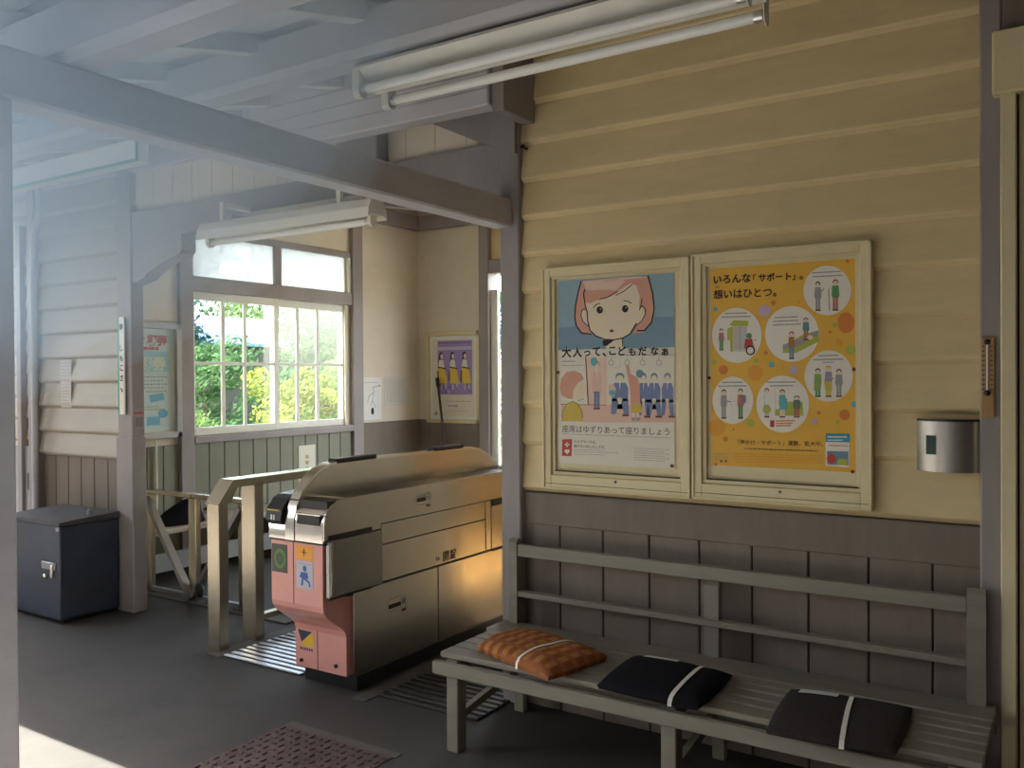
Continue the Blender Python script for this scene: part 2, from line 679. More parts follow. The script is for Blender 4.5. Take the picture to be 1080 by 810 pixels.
# left wall
wlft = setting('wall_left')
mb = MB()
zl = [0.935, 1.09, 1.255, 1.42, 1.58, 1.742, 1.907, 2.07, 2.235, 2.40, 2.55, 2.72]
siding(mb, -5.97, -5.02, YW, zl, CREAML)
mb.build('siding', wlft)
mb = MB()
wainscot(mb, -5.97, -5.02, YW + 0.01, 0.0, 0.935, [-5.82, -5.67, -5.52, -5.37, -5.22], WAINS)
mb.build('wainscot', wlft)
mb = MB()
mb.box(-6.0, -5.0, YW + 0.03, YW + 0.12, 0.0, 3.3, PLASTER)
mb.build('wall_core', wlft)
mb = MB()
mb.box(-6.06, -5.97, 3.23, 3.42, 0.0, 2.85, TAUPE, 0.004)
mb.build('corner_post', wlft)
# annex wall further left
wa = setting('wall_annex')
mb = MB()
mb.box(-9.0, -6.0, 3.55, 3.65, 0.0, 3.1, PLASTER)
za = [0.98 + 0.165 * k for k in range(10)]
siding(mb, -9.0, -6.05, 3.55, za, CREAML)
mb.build('siding', wa)
mb = MB()
mb.box(-9.0, -6.05, 3.515, 3.56, 0.0, 0.95, mat('grey panel paint', (0.33, 0.33, 0.33), 0.5), 0.004)
mb.build('lower_panel', wa)
mb = MB()
mb.box(-6.55, -6.515, 3.48, 3.52, 0.63, 0.76, BLACKP, 0.006)
mb.build('pull_handle', wa)
mb = MB()
mb.box(-6.70, -6.64, 3.49, 3.56, 0.0, 2.6, TAUPE, 0.004)
mb.build('batten', wa)

# ------------------------------------------------------------------ passage: window wall, back wall, partition
XW = -5.8
YB = 7.15
ww = setting('wall_window')
mb = MB()
mb.box(XW - 0.1, XW, 3.4, 4.36, 0.0, 3.3, PLASTER)
mb.box(XW - 0.1, XW, 6.06, YB + 0.1, 0.0, 3.3, PLASTER)
mb.box(XW - 0.1, XW, 4.36, 6.06, 0.0, 1.0, PLASTER)
mb.box(XW - 0.1, XW, 4.36, 6.06, 2.62, 3.3, PLASTER)
mb.build('wall_core', ww)


def wains_x(mb, y0, y1, x, z0, z1, pitch, m):
    mb.box(x - 0.01, x + 0.004, y0, y1, z0, z1, GROOVE)
    n = round((y1 - y0) / pitch)
    p = (y1 - y0) / n
    for k in range(n):
        mb.box(x, x + 0.014, y0 + k * p + 0.003, y0 + (k + 1) * p - 0.003, z0, z1, m, 0.003)


mb = MB()
wains_x(mb, 4.36, 6.12, XW, 0.0, 0.94, 0.141, WAINSG)
wains_x(mb, 3.4, 4.23, XW, 0.0, 0.94, 0.141, WAINSG)
mb.build('wainscot', ww)
mb = MB()
mb.box(XW, XW + 0.02, 6.265, YB, 0.0, 1.005, WAINS, 0.003)
mb.build('corner_dado', ww)
mb = MB()
mb.box(XW, XW + 0.012, 6.265, YB, 1.82, 1.838, PLASTER)
mb.build('batten', ww)
for y0, y1 in ((4.23, 4.352), (6.127, 6.265)):
    mb = MB()
    mb.box(XW - 0.05, XW + 0.045, y0, y1, 0.0, 3.2, TAUPE, 0.005)
    mb.build('post', ww)
mb = MB()
mb.box(XW, XW + 0.09, 3.4, YB, 2.96, 3.10, TAUPE, 0.005)
mb.build('top_trim', ww)

w1 = setting('window_1')
mb = MB()
mb.box(XW - 0.04, XW + 0.035, 4.352, 6.127, 2.128, 2.245, TAUPE, 0.004)
mb.build('transom_bar', w1)
mb = MB()
mb.box(XW - 0.04, XW + 0.05, 4.352, 6.127, 0.94, 0.995, TAUPE, 0.004)
mb.box(XW - 0.04, XW + 0.03, 4.352, 6.127, 0.995, 1.0, TAUPE)
mb.build('sill', w1)
mb = MB()
mb.box(XW - 0.03, XW + 0.02, 4.352, 6.127, 2.575, 2.63, TAUPE, 0.004)
mb.box(XW - 0.03, XW + 0.02, 5.195, 5.272, 2.245, 2.575, TAUPE, 0.004)
mb.box(XW - 0.03, XW + 0.02, 6.083, 6.127, 2.245, 2.575, WHITEW, 0.002)
mb.build('transom_frame', w1)
for y0, y1 in ((4.352, 5.195), (5.272, 6.083)):
    mb = MB()
    mb.box(XW - 0.012, XW - 0.008, y0, y1, 2.245, 2.575, FROST)
    mb.build('transom_pane', w1)


def sash(y0, y1, x, m_edges, seamz=1.565):
    z0, z1 = 1.0, 2.128
    s_ = MB()
    st = 0.05
    s_.box(x - 0.017, x + 0.017, y0, y0 + st * 0.55, z0, z1, WHITEW, 0.003)
    s_.box(x - 0.017, x + 0.017, y1 - st, y1, z0, z1, WHITEW, 0.003)
    s_.box(x - 0.0165, x + 0.0165, y0 + st * 0.55, y1 - st, z0, z0 + 0.062, WHITEW, 0.003)
    s_.box(x - 0.0165, x + 0.0165, y0 + st * 0.55, y1 - st, z1 - 0.066, z1, WHITEW, 0.003)
    for a, b in m_edges:
        s_.box(x - 0.011, x + 0.011, a, b, z0 + 0.06, z1 - 0.06, WHITEW, 0.002)
    s_.box(x - 0.0112, x + 0.0112, y0 + 0.02, y1 - 0.02, seamz - 0.013, seamz + 0.013, WHITEW, 0.002)
    o = s_.build('sash', w1)
    g = MB()
    g.box(x - 0.002, x + 0.001, y0 + 0.02, y1 - 0.02, z0 + 0.05, z1 - 0.05, GLASS)
    g.build('glass', o)
    return o


sash(4.352, 5.235, XW + 0.0, [(4.640, 4.672), (4.862, 4.89)])
sash(5.19, 6.10, XW - 0.036, [(5.472, 5.506), (5.714, 5.75)])

wb = setting('wall_back')
mb = MB()
mb.box(XW - 0.1, -4.985, YB, YB + 0.1, 0.0, 3.3, PLASTER)
mb.box(-4.985, -2.1, YB, YB + 0.1, 2.96, 3.3, PLASTER)
mb.box(-3.2, -2.1, YB, YB + 0.1, 0.0, 2.96, PLASTER)
mb.build('wall_core', wb)
mb = MB()
mb.box(XW + 0.02, -4.985, YB - 0.02, YB, 0.0, 1.005, WAINS, 0.003)
mb.build('dado', wb)
mb = MB()
mb.box(XW + 0.09, -2.1, YB - 0.09, YB, 2.96, 3.10, TAUPE, 0.005)
mb.build('top_trim', wb)
d1 = setting('door_1')
mb = MB()
mb.box(-5.0, -4.885, YB - 0.04, YB + 0.12, 0.0, 2.96, TAUPE, 0.004)
mb.box(-3.3, -3.19, YB - 0.04, YB + 0.12, 0.0, 2.96, TAUPE, 0.004)
mb.build('post', d1)
mb = MB()
mb.box(-4.885, -3.3, YB - 0.03, YB + 0.1, 2.46, 2.60, TAUPE, 0.004)
mb.build('head', d1)
mb = MB()
mb.box(-4.885, -3.3, YB + 0.02, YB + 0.05, 2.60, 2.96, CREAM)
mb.build('transom_panel', d1)
mb = MB()
mb.box(-4.885, -4.80, YB + 0.0, YB + 0.04, 0.0, 2.30, WHITEW, 0.004)
mb.build('sliding_leaf_edge', d1)

wp = setting('wall_partition')
mb = MB()
mb.box(-2.18, -2.1, 3.42, 4.55, 0.0, 3.3, PLASTER)
mb.box(-2.18, -2.1, 5.5, YB, 0.0, 3.3, PLASTER)
mb.box(-2.18, -2.1, 4.55, 5.5, 2.0, 3.3, PLASTER)
mb.build('wall_core', wp)
mb = MB()
mb.box(-2.25, -2.14, 3.36, YB, 2.50, 2.62, TAUPE, 0.004)
mb.build('side_beam', wp)
mb = MB()
for a, b in ((4.49, 4.55), (5.5, 5.56)):
    mb.box(-2.2, -2.08, a, b, 0.0, 2.06, TAUPE, 0.003)
mb.box(-2.2, -2.08, 4.55, 5.5, 2.0, 2.06, TAUPE)
mb.build('glow_door_frame', wp)  # doorway added so the office glow reaches the gate
mb = MB()
mb.box(-2.1, 0.2, 3.42, YB, 0.0, 0.006, mat('glow floor boards', (0.58, 0.42, 0.22), 0.5, stretch=(0.4, 5, 1), scale=4))  # warm boards added to bounce the lamp's glow onto the gate
mb.build('floor_office', kind='structure')
mb = MB()
mb.box(0.2, 0.3, 3.42, YB, 0.0, 3.3, PLASTER)
mb.box(-2.1, 0.3, YB, YB + 0.1, 0.0, 3.3, PLASTER)
mb.build('wall_office', kind='structure')

mb = MB()
mb.box(XW - 0.1, -2.1, 3.30, YB + 0.1, 3.2, 3.3, PLASTER)
mb.build('ceiling', kind='structure')
mb = MB()
mb.box(-6.2, 2.4, 3.2, 7.6, 3.32, 3.42, mat('roof felt', (0.1, 0.1, 0.1), 0.9))
mb.box(-9.2, -5.95, 3.36, 3.45, 2.62, 3.2, TAUPEB)
mb.box(-9.2, -5.95, 3.36, 3.8, 3.12, 3.22, mat('roof felt', (0.1, 0.1, 0.1), 0.9))
mb.build('ceiling_roof', kind='structure')

# porch roof: rafters on the girders, boards on the rafters
SL = 0.247


def zr(y):
    return 2.366 + SL * (y - 1.25)


def rafter(x):
    mb = MB()
    y0, y1 = 0.5, 3.30
    mb.prism([(y0, zr(y0)), (y1, zr(y1)), (y1, zr(y1) + 0.062), (y0, zr(y0) + 0.062)], 'x', x - 0.03, x + 0.03, ROOFW)
    return trim(mb)


rx = -7.9
while rx < 1.5:
    rafter(rx)
    rx += 0.50
mb = MB()
for k in range(18):
    y0 = 0.44 + k * 0.163
    y1 = y0 + 0.158
    mb.prism([(y0, zr(y0) + 0.066), (y1, zr(y1) + 0.066), (y1, zr(y1) + 0.085), (y0, zr(y0) + 0.085)], 'x', -8.2, 2.3, ROOFW)
mb.prism([(0.40, zr(0.40) + 0.086), (3.36, zr(3.36) + 0.086), (3.36, zr(3.36) + 0.12), (0.40, zr(0.40) + 0.12)], 'x', -8.2, 2.3, mat('roof felt', (0.1, 0.1, 0.1), 0.9))
mb.build('ceiling_porch', kind='structure')
mb = MB()
mb.box(-8.2, 2.3, 0.46, 0.50, zr(0.5) - 0.03, zr(0.5) + 0.07, TAUPEB)
trim(mb)

BLOCKX = -1.2
# unseen tall wall added across the forecourt to block the sky
mb = MB()
mb.box(-16.0, 11.0, -9.2, -9.0, 0.0, 10.5, mat('dark sky blocker', (0.11, 0.085, 0.06), 0.8))
mb.build('wall_sky_blocker', kind='structure')
# unseen roof slab added to keep sun off the ground at the right
mb = MB()
mb.box(BLOCKX, 2.3, -3.5, 0.42, 2.30, 2.42, ROOFW)
mb.build('ceiling_sun_blocker', kind='structure')
# ground outside the window and the far door
GRAVEL = mat('pale gravel', (0.55, 0.50, 0.43), 0.95, var=0.3, scale=30)
mb = MB()
mb.box(-5.95, 14, 7.3, 14.0, -0.3, -0.05, GRAVEL)
mb.box(-9.0, -5.95, 3.7, 14, -0.3, -0.05, GRAVEL)
mb.box(-9.3, -5.95, 2.3, 3.7, -0.12, 0.0, CONC)
mb.build('floor_platform', kind='structure')
GRASS = mat('mossy ground', (0.10, 0.13, 0.05), 0.95, var=0.4, scale=3)
mb = MB()
mb.box(-40, -9.0, 0.3, 50, -0.3, -0.14, GRASS)
mb.box(-9.0, 14, 14, 50, -0.3, -0.14, GRASS)
mb.build('floor_garden', kind='structure')

# ------------------------------------------------------------------ bench under the notice boards
SEAT = 0.38
t = thing('wooden_bench', 'long grey-painted slatted wooden bench with a low railed back under the notice boards', 'bench', (-1.15, 2.95, 0))
for i, (y0, y1) in enumerate(((2.695, 2.772), (2.782, 2.84), (2.849, 2.912), (2.922, 2.975), (2.984, 3.04), (3.052, 3.20))):
    mb = MB()
    mb.box(-2.09 - (0.03 if i == 5 else 0), -0.22, y0, y1, SEAT - 0.022, SEAT, BENCHP, 0.004)
    mb.build('seat_slat', t)
mb = MB()
mb.box(-2.10, -0.22, 2.655, 2.685, 0.302, 0.352, BENCHP, 0.004)
mb.build('apron', t)
mb = MB()
mb.box(-2.085, -0.22, 3.14, 3.165, 0.302, 0.356, BENCHP, 0.004)
mb.build('rear_apron', t)
for x in (-2.055, -1.165, -0.31):
    mb = MB()
    mb.box(x, x + 0.055, 2.687, 2.745, 0.0, 0.356, BENCHP, 0.004)
    mb.build('leg', t)
    mb = MB()
    mb.box(x, x + 0.05, 3.168, 3.20, 0.0, 0.356, BENCHP, 0.004)
    mb.build('leg', t)
    mb = MB()
    mb.box(x + 0.01, x + 0.04, 2.746, 3.166, 0.302, 0.350, BENCHP, 0.003)
    mb.build('cross_rail', t)
    mb = MB()
    mb.bar((x + 0.025, 2.75, 0.13), (x + 0.025, 3.165, 0.19), 0.026, 0.03, BENCHP)
    mb.build('side_stretcher', t)
mb = MB()
mb.box(-2.0, -0.26, 3.12, 3.145, 0.175, 0.205, BENCHP, 0.003)
mb.build('stretcher', t)
for x0, x1, z1 in ((-2.075, -2.035, 0.745), (-1.20, -1.143, 0.665), (-0.305, -0.25, 0.752)):
    mb = MB()
    y0 = 3.185 if z1 < 0.7 else 3.165
    mb.prism([(y0, SEAT - 0.02), (y0, z1 - 0.015), (y0 + 0.012, z1), (y0 + 0.028, z1), (y0 + 0.04, z1 - 0.015), (y0 + 0.04, SEAT - 0.02)], 'x', x0, x1, BENCHP)
    mb.build('back_post', t)
for z0, z1, y in ((0.672, 0.724, 3.17), (0.497, 0.521, 3.17)):
    mb = MB()
    mb.box(-2.035, -0.305, y, y + 0.028 if z1 > 0.6 else y + 0.04, z0, z1, BENCHP, 0.003)
    mb.build('back_rail', t)


def cushion(name, quad, h, m, label, strap, strap_w, tagpos=None, pw=4, seed=1, edge=0.16):
    """quad: four corners on the seat, ordered around; strap: two (u,v) points across the top"""
    r = random.Random(seed)
    q = [Vector((p[0], p[1], SEAT)) for p in quad]
    c = sum(q, Vector()) / 4
    n = 30
    waves = [(r.uniform(2, 7), r.uniform(2, 7), r.uniform(0, 6), r.uniform(0.3, 1)) for _ in range(5)]
    (ua, va), (ub, vb) = strap
    dx, dy = ub - ua, vb - va
    dl = math.hypot(dx, dy)

    def prof(u, v):
        a, b = abs(2 * u - 1), abs(2 * v - 1)
        e = max(0.0, (1 - a ** pw)) ** 0.5 * max(0.0, (1 - b ** pw)) ** 0.5
        w = sum(k * math.sin(f * u * 2 + g * v * 2 + ph) for f, g, ph, k in waves) * 0.035
        s_ = abs((u - ua) * dy - (v - va) * dx) / dl          # pinch under the strap
        pinch = 1 - 0.22 * math.exp(-(s_ / 0.07) ** 2)
        return e * (1 + w) * pinch

    def plan(u, v):
        # pull the sides in a little and round the corners
        a, b = 2 * u - 1, 2 * v - 1
        a2 = a * (1 - 0.045 * b * b)
        b2 = b * (1 - 0.045 * a * a)
        u2, v2 = (a2 + 1) / 2, (b2 + 1) / 2
        return (q[0] * (1 - u2) * (1 - v2) + q[1] * u2 * (1 - v2) + q[2] * u2 * v2 + q[3] * (1 - u2) * v2)

    def top(u, v):
        p = plan(u, v)
        return Vector((p.x, p.y, SEAT + 0.002 + h * (0.30 + 0.70 * prof(u, v)) if 0 < u < 1 and 0 < v < 1 else SEAT + 0.002 + h * 0.28))
    root = thing(name, label, 'cushion', (c.x, c.y, SEAT), 'seat cushions on the bench')
    mb = MB()
    k = mb.mi(m)
    g = [[mb.bm.verts.new(top(i / n, j / n)) for j in range(n + 1)] for i in range(n + 1)]
    b_ = [[mb.bm.verts.new(Vector((plan(i / n, j / n).x, plan(i / n, j / n).y, SEAT + 0.001)) + (c - plan(i / n, j / n)).normalized() * 0.008) for j in range(n + 1)] for i in range(n + 1)]
    for i in range(n):
        for j in range(n):
            f = mb.bm.faces.new([g[i][j], g[i + 1][j], g[i + 1][j + 1], g[i][j + 1]])
            f.material_index = k
            f.smooth = True
            f = mb.bm.faces.new([b_[i][j], b_[i][j + 1], b_[i + 1][j + 1], b_[i + 1][j]])
            f.material_index = k
    ring = [(i, 0) for i in range(n)] + [(n, j) for j in range(n)] + [(i, n) for i in range(n, 0, -1)] + [(0, j) for j in range(n, 0, -1)]
    for a, b in zip(ring, ring[1:] + ring[:1]):
        f = mb.bm.faces.new([g[a[0]][a[1]], b_[a[0]][a[1]], b_[b[0]][b[1]], g[b[0]][b[1]]])
        f.material_index = k
        f.smooth = True
    mb.build('pad', root)
    # elastic strap
    mb = MB()
    k = mb.mi(ELASTIC)
    m_ = 22
    rows = []
    nrm = Vector((-dy, dx)) / dl
    pa, pb = plan(ua, va), plan(ub, vb)
    side = (pb - pa).cross(Vector((0, 0, 1))).normalized() * strap_w / 2
    for i in range(m_ + 1):
        s_ = i / m_
        u, v = ua + dx * s_, va + dy * s_
        bow = 0.012 * math.sin(PI * s_)
        u, v = u + nrm.x * bow, v + nrm.y * bow
        p = top(min(max(u, 0.0), 1), min(max(v, 0.0), 1))
        p.z += 0.0015
        rows.append(p)
    rows = [Vector((rows[0].x, rows[0].y, SEAT + 0.003)) + (rows[0] - rows[1]).normalized() * 0.004] + rows + [Vector((rows[-1].x, rows[-1].y, SEAT + 0.003)) + (rows[-1] - rows[-2]).normalized() * 0.004]
    vs = []
    for p in rows:
        vs.append([mb.bm.verts.new(p + side), mb.bm.verts.new(p - side), mb.bm.verts.new(p - side + Vector((0, 0, 0.0015))), mb.bm.verts.new(p + side + Vector((0, 0, 0.0015)))])
    for a, b in zip(vs, vs[1:]):
        for x in range(4):
            mb.bm.faces.new([a[x], a[(x + 1) % 4], b[(x + 1) % 4], b[x]]).material_index = k
    mb.build('strap', root)
    if tagpos:
        (u0, v0, u1, v1) = tagpos
        mb = MB()
        pts = []
        for i in range(7):
            s_ = i / 6
            a = top(u0 + (u1 - u0) * s_, v0)
            b = top(u0 + (u1 - u0) * s_, v1)
            pts.append((a + Vector((0, 0, 0.003)), b + Vector((0, 0, 0.003))))
        for a, b in zip(pts, pts[1:]):
            mb.poly([a[0], b[0], b[1], a[1]], PAPER)
        mb.build('name_label', root)
    return root


def seat_quad(px, z):
    return [at(x, y, z=z) for x, y in px]


cushion('seat_cushion', seat_quad([(500, 682), (579, 716), (644, 693), (548, 664)], 0.395), 0.062, PLAID,
        'plump orange plaid cushion held down by a white elastic strap on the bench', ((0.60, 0.0), (0.66, 1.0)), 0.012, seed=3, pw=3)
cushion('seat_cushion', seat_quad([(626, 724), (738, 749), (776, 713), (668, 692)], 0.39), 0.040, CLOTHK,
        'black cushion with a white label and loose white strap, beside the orange plaid one', ((0.74, 0.0), (0.72, 1.0)), 0.014, (0.16, 0.83, 0.50, 0.93), seed=5)
cushion('seat_cushion', seat_quad([(804, 774), (948, 799), (966, 747), (832, 726)], 0.385), 0.022, CLOTHC,
        'thin charcoal cushion with a white label, at the door end of the bench', ((0.60, 0.0), (0.52, 1.0)), 0.014, (0.10, 0.84, 0.42, 0.95), seed=8)

# ------------------------------------------------------------------ notice boards and posters on the front wall
YF = 3.262


def notice_board(x0, x1, z0, z1, label):
    t = thing('notice_board', label, 'notice board', ((x0 + x1) / 2, YF, z0), 'notice boards above the bench')
    mb = MB()
    mb.box(x0 + 0.02, x1 - 0.02, YF - 0.006, YF, z0 + 0.02, z1 - 0.02, CREAMF)
    mb.build('back_panel', t)
    yf = YF - 0.030
    w = 0.040
    mb = MB()
    mb.box(x0, x0 + w, yf, YF + 0.016, z0, z1, CREAMF, 0.003)
    mb.box(x1 - w, x1, yf, YF + 0.016, z0, z1, CREAMF, 0.003)
    mb.box(x0 + w - 0.002, x1 - w + 0.002, yf + 0.0005, YF + 0.016, z1 - w, z1 - 0.0005, CREAMF, 0.003)
    mb.box(x0 + w - 0.002, x1 - w + 0.002, yf + 0.0005, YF + 0.016, z0 + 0.0005, z0 + 0.062, CREAMF, 0.003)
    e = 0.010
    for (a, b, c, d) in ((x0, x1, z0, z0 + e), (x0, x1, z1 - e, z1), (x0, x0 + e, z0, z1), (x1 - e, x1, z0, z1)):
        mb.box(a, b, yf - 0.006, yf + 0.002, c, d, CREAMF, 0.002)
    mb.build('frame', t)
    mb = MB()
    k = 0.016
    for (a, b, c, d) in ((x0 + w, x1 - w, z0 + 0.062, z0 + 0.078), (x0 + w, x1 - w, z1 - w - k * .6, z1 - w), (x0 + w, x0 + w + k, z0 + 0.078, z1 - w - k * .6), (x1 - w - k, x1 - w, z0 + 0.078, z1 - w - k * .6)):
        mb.box(a, b, yf + 0.010, YF - 0.004, c, d, CREAMF, 0.002)
    mb.build('inner_lip', t)
    mb = MB()
    mb.box(x0 + w + k, x1 - w - k * .5, yf + 0.006, yf + 0.012, z0 + 0.0765, z0 + 0.082, mat('shadow gap', (0.05, 0.045, 0.03), 0.8))
    mb.build('sliding_track', t)
    mb = MB()
    mb.ball(((x0 + x1) / 2 + 0.01, yf - 0.001, z0 + 0.048), 0.006, STEELD)
    mb.build('lock', t)
    mb = MB()
    mb.box(x0 + 0.014, x1 - 0.012, yf - 0.0008, yf + 0.001, z0 + 0.0235, z0 + 0.0255, GROOVE)
    mb.build('frame_joint', t)
    return t


notice_board(-1.939, -1.270, 0.965, 1.911, 'cream notice board holding the poster of the wide-eyed girl')
notice_board(-1.264, -0.604, 0.969, 1.917, 'cream notice board holding the yellow poster with round pictures')
YP = YF - 0.008


def ink(n, c):
    return flat('ink ' + n, c, 0.55)


SKIN = ink('skin', (0.70, 0.58, 0.40))
HAIR = ink('hair pink', (0.60, 0.29, 0.20))
HAIRL = ink('hair light', (0.70, 0.50, 0.37))
BLUE = ink('sky blue', (0.24, 0.35, 0.40))
BLUED = ink('deep blue', (0.17, 0.27, 0.33))
SALMON = ink('salmon', (0.66, 0.42, 0.32))
PAPERW = ink('paper', (0.68, 0.62, 0.50))
SUITB = ink('suit blue', (0.16, 0.20, 0.34))
PURPLE = ink('mauve', (0.30, 0.22, 0.36))
MUST = ink('mustard', (0.55, 0.40, 0.06))
RED = ink('red', (0.50, 0.05, 0.04))
GREY = ink('grey', (0.30, 0.29, 0.27))
GREYL = ink('light grey', (0.48, 0.46, 0.42))
YEL = ink('poster yellow', (0.72, 0.40, 0.045))
YELD = ink('poster amber', (0.70, 0.31, 0.03))
ORG = ink('orange', (0.62, 0.20, 0.035))
LIME = ink('lime', (0.40, 0.42, 0.06))
GRN = ink('green', (0.10, 0.28, 0.10))
CYAN = ink('cyan', (0.12, 0.38, 0.42))
LILAC = ink('lilac', (0.52, 0.36, 0.42))
WHT = ink('white', (0.74, 0.69, 0.58))
BRN = ink('brown', (0.16, 0.06, 0.03))
DENIM = ink('denim', (0.14, 0.24, 0.30))


def pins(root, pts):
    for x, z in pts:
        mb = MB()
        mb.ball((x, YP - 0.004, z), 0.007, ink('pin red', (0.16, 0.03, 0.02)), 8, (1, 0.6, 1))
        mb.build('push_pin', root)


# poster of the girl
PX0, PX1, PZ0, PZ1 = -1.871, -1.343, 1.077, 1.855
t = thing('poster', 'poster of a wide-eyed girl with pink bobbed hair above a train carriage scene', 'poster', ((PX0 + PX1) / 2, YP, PZ0), 'posters in the notice boards')
mb = MB()
mb.box(PX0, PX1, YP - 0.0006, YP, PZ0, PZ1, PAPERW)
c1 = lambda x, y: (lambda v: (v.x, v.z))(at(585 + x / 8.0, 285 + y / 8.0, y=YP))
c2 = lambda x, y: (lambda v: (v.x, v.z))(at(585 + x / 6.23, 370 + y / 6.23, y=YP))
pr = Print(mb, c1, 'y', YP - 0.0004)
zb = c1(500, 662)[1]
pr.raw([(PX0, zb), (PX1, zb), (PX1, PZ1), (PX0, PZ1)], BLUE, 0)
pr.raw([(PX0, zb), (PX1, zb), (PX1, c1(0, 440)[1]), (PX0 + 0.4, c1(0, 425)[1]), (PX0 + 0.2, c1(0, 470)[1]), (PX0, c1(0, 490)[1])], BLUED, 1)
hair = [(225, 95), (200, 190), (178, 300), (172, 400), (185, 470), (230, 530), (310, 540), (300, 470), (700, 470), (650, 540), (760, 520), (820, 440), (842, 330), (830, 200), (790, 50), (500, 62)]
pr.poly(hair, HAIR, 2)
pr.poly([(240, 110), (790, 60), (700, 55), (560, 62), (240, 95)], HAIRL, 3)
face = [(262, 270), (268, 340), (278, 420), (300, 505), (350, 555), (430, 585), (500, 588), (580, 572), (640, 535), (690, 450), (715, 330), (720, 220), (690, 130), (640, 110), (560, 160), (470, 225), (380, 245), (300, 280)]
pr.poly(face, SKIN, 4)
pr.poly([(250, 110), (330, 100), (520, 75), (600, 90), (520, 170), (400, 165), (320, 170), (262, 165)], HAIRL, 3)
pr.line([(225, 95), (200, 190), (178, 300), (172, 400), (185, 470), (230, 530), (310, 540)], 11, INK, 6)
pr.line([(790, 50), (830, 200), (842, 330), (820, 440), (760, 510), (700, 510)], 11, INK, 6)
pr.line([(258, 160), (246, 200), (255, 260), (262, 300), (276, 350), (282, 430), (300, 505), (350, 555), (430, 585), (500, 588), (580, 572), (640, 535), (690, 450)], 10, INK, 7)
pr.line([(380, 245), (440, 232), (535, 180)], 8, INK, 7)
pr.line([(520, 212), (590, 175), (655, 122)], 7, INK, 7)
pr.line([(740, 240), (730, 300), (718, 340)], 7, INK, 7)
# ears
pr.poly([(262, 345), (240, 330), (225, 360), (235, 420), (280, 470), (282, 430), (276, 360)], SKIN, 5)
pr.line([(258, 325), (232, 340), (225, 380), (240, 430), (282, 472)], 7, INK, 7)
pr.poly([(715, 330), (735, 300), (765, 320), (770, 370), (740, 430), (690, 465), (700, 400)], SKIN, 5)
pr.line([(722, 320), (740, 302), (765, 325), (768, 370), (735, 430), (690, 468)], 7, INK, 7)
# neck, collar
pr.poly([(400, 585), (510, 585), (570, 575), (585, 660), (440, 662)], SKIN, 3)
pr.poly([(405, 590), (515, 582), (440, 640), (410, 635)], INK, 5)
pr.line([(575, 575), (575, 640)], 8, INK, 5)
# features
for ex, ey in ((383, 336), (597, 326)):
    pr.ell(ex, ey, 27, 31, INK, 7)
    pr.ell(ex + 8, ey - 10, 6, 7, GREY, 8)
pr.line([(330, 318), (350, 292), (385, 278)], 7, INK, 7)
pr.line([(585, 258), (620, 262), (650, 278)], 7, INK, 7)
pr.ell(484, 512, 17, 13, BRN, 7)
pr.line([(478, 415), (484, 420)], 5, HAIR, 7)
# outline halo and headline
for i, (ch, x0_, x1_, yb) in enumerate((('大', 62, 145, 728), ('人', 155, 235, 726), ('っ', 250, 305, 722), ('て', 322, 392, 720), ('、', 405, 440, 722), ('こ', 462, 520, 712), ('ど', 540, 605, 714), ('も', 628, 685, 716), ('だ', 708, 782, 714), ('な', 812, 880, 712), ('ぁ', 905, 962, 716))):
    pr.text(ch, x0_, yb, x1_, INK, 10, bold=0.03)
    pr.text(ch, x0_ - 3, yb + 3, x1_ + 3, PAPERW, 9, bold=0.07)
# carriage scene
q = Print(mb, c2, 'y', YP - 0.0004)
q.poly([(45, 40), (780, 22), (784, 60), (784, 460), (45, 460)], PAPERW, 0)
q.rect(45, 355, 784, 470, SALMON, 1)
q.poly([(205, 45), (345, 42), (345, 350), (215, 350)], HAIRL, 1)
q.line([(205, 30), (222, 355)], 7, BRN, 3)
q.line([(40, 352), (340, 356)], 4, BRN, 3)
q.dashes(48, 70, 135, 68, 7, GREY, 2, 6, 2)
q.dashes(48, 97, 190, 95, 5, GREY, 2, 12, 3)
q.line([(330, 40), (430, 45), (430, 110), (330, 112), (330, 40)], 3, SALMON, 2)
for hx in (372, 478, 578, 686):
    q.line([(hx, 40), (hx, 62)], 4, GREY, 2)
    q.line([(hx + 16 * math.cos(a), 78 + 17 * math.sin(a)) for a in [i * PI / 8 for i in range(17)]], 4, GREY, 2)
q.line([(430, 30), (790, 25)], 4, GREY, 2)
# girl in the foreground, back of the head and yellow jumper
q.poly([(45, 290), (35, 240), (45, 180), (80, 140), (130, 130), (175, 150), (195, 185), (150, 215), (125, 260), (120, 318), (80, 312)], HAIR, 3)
q.poly([(150, 215), (190, 200), (205, 240), (195, 310), (150, 325), (122, 290), (128, 255)], SKIN, 2)
q.line([(152, 330), (195, 315)], 3, INK, 4)
q.poly([(45, 460), (55, 390), (85, 345), (120, 330), (150, 345), (180, 390), (188, 460)], MUST, 4)
q.line([(48, 440), (55, 390), (85, 345), (120, 332), (150, 345), (180, 390), (187, 440)], 3, BRN, 5)


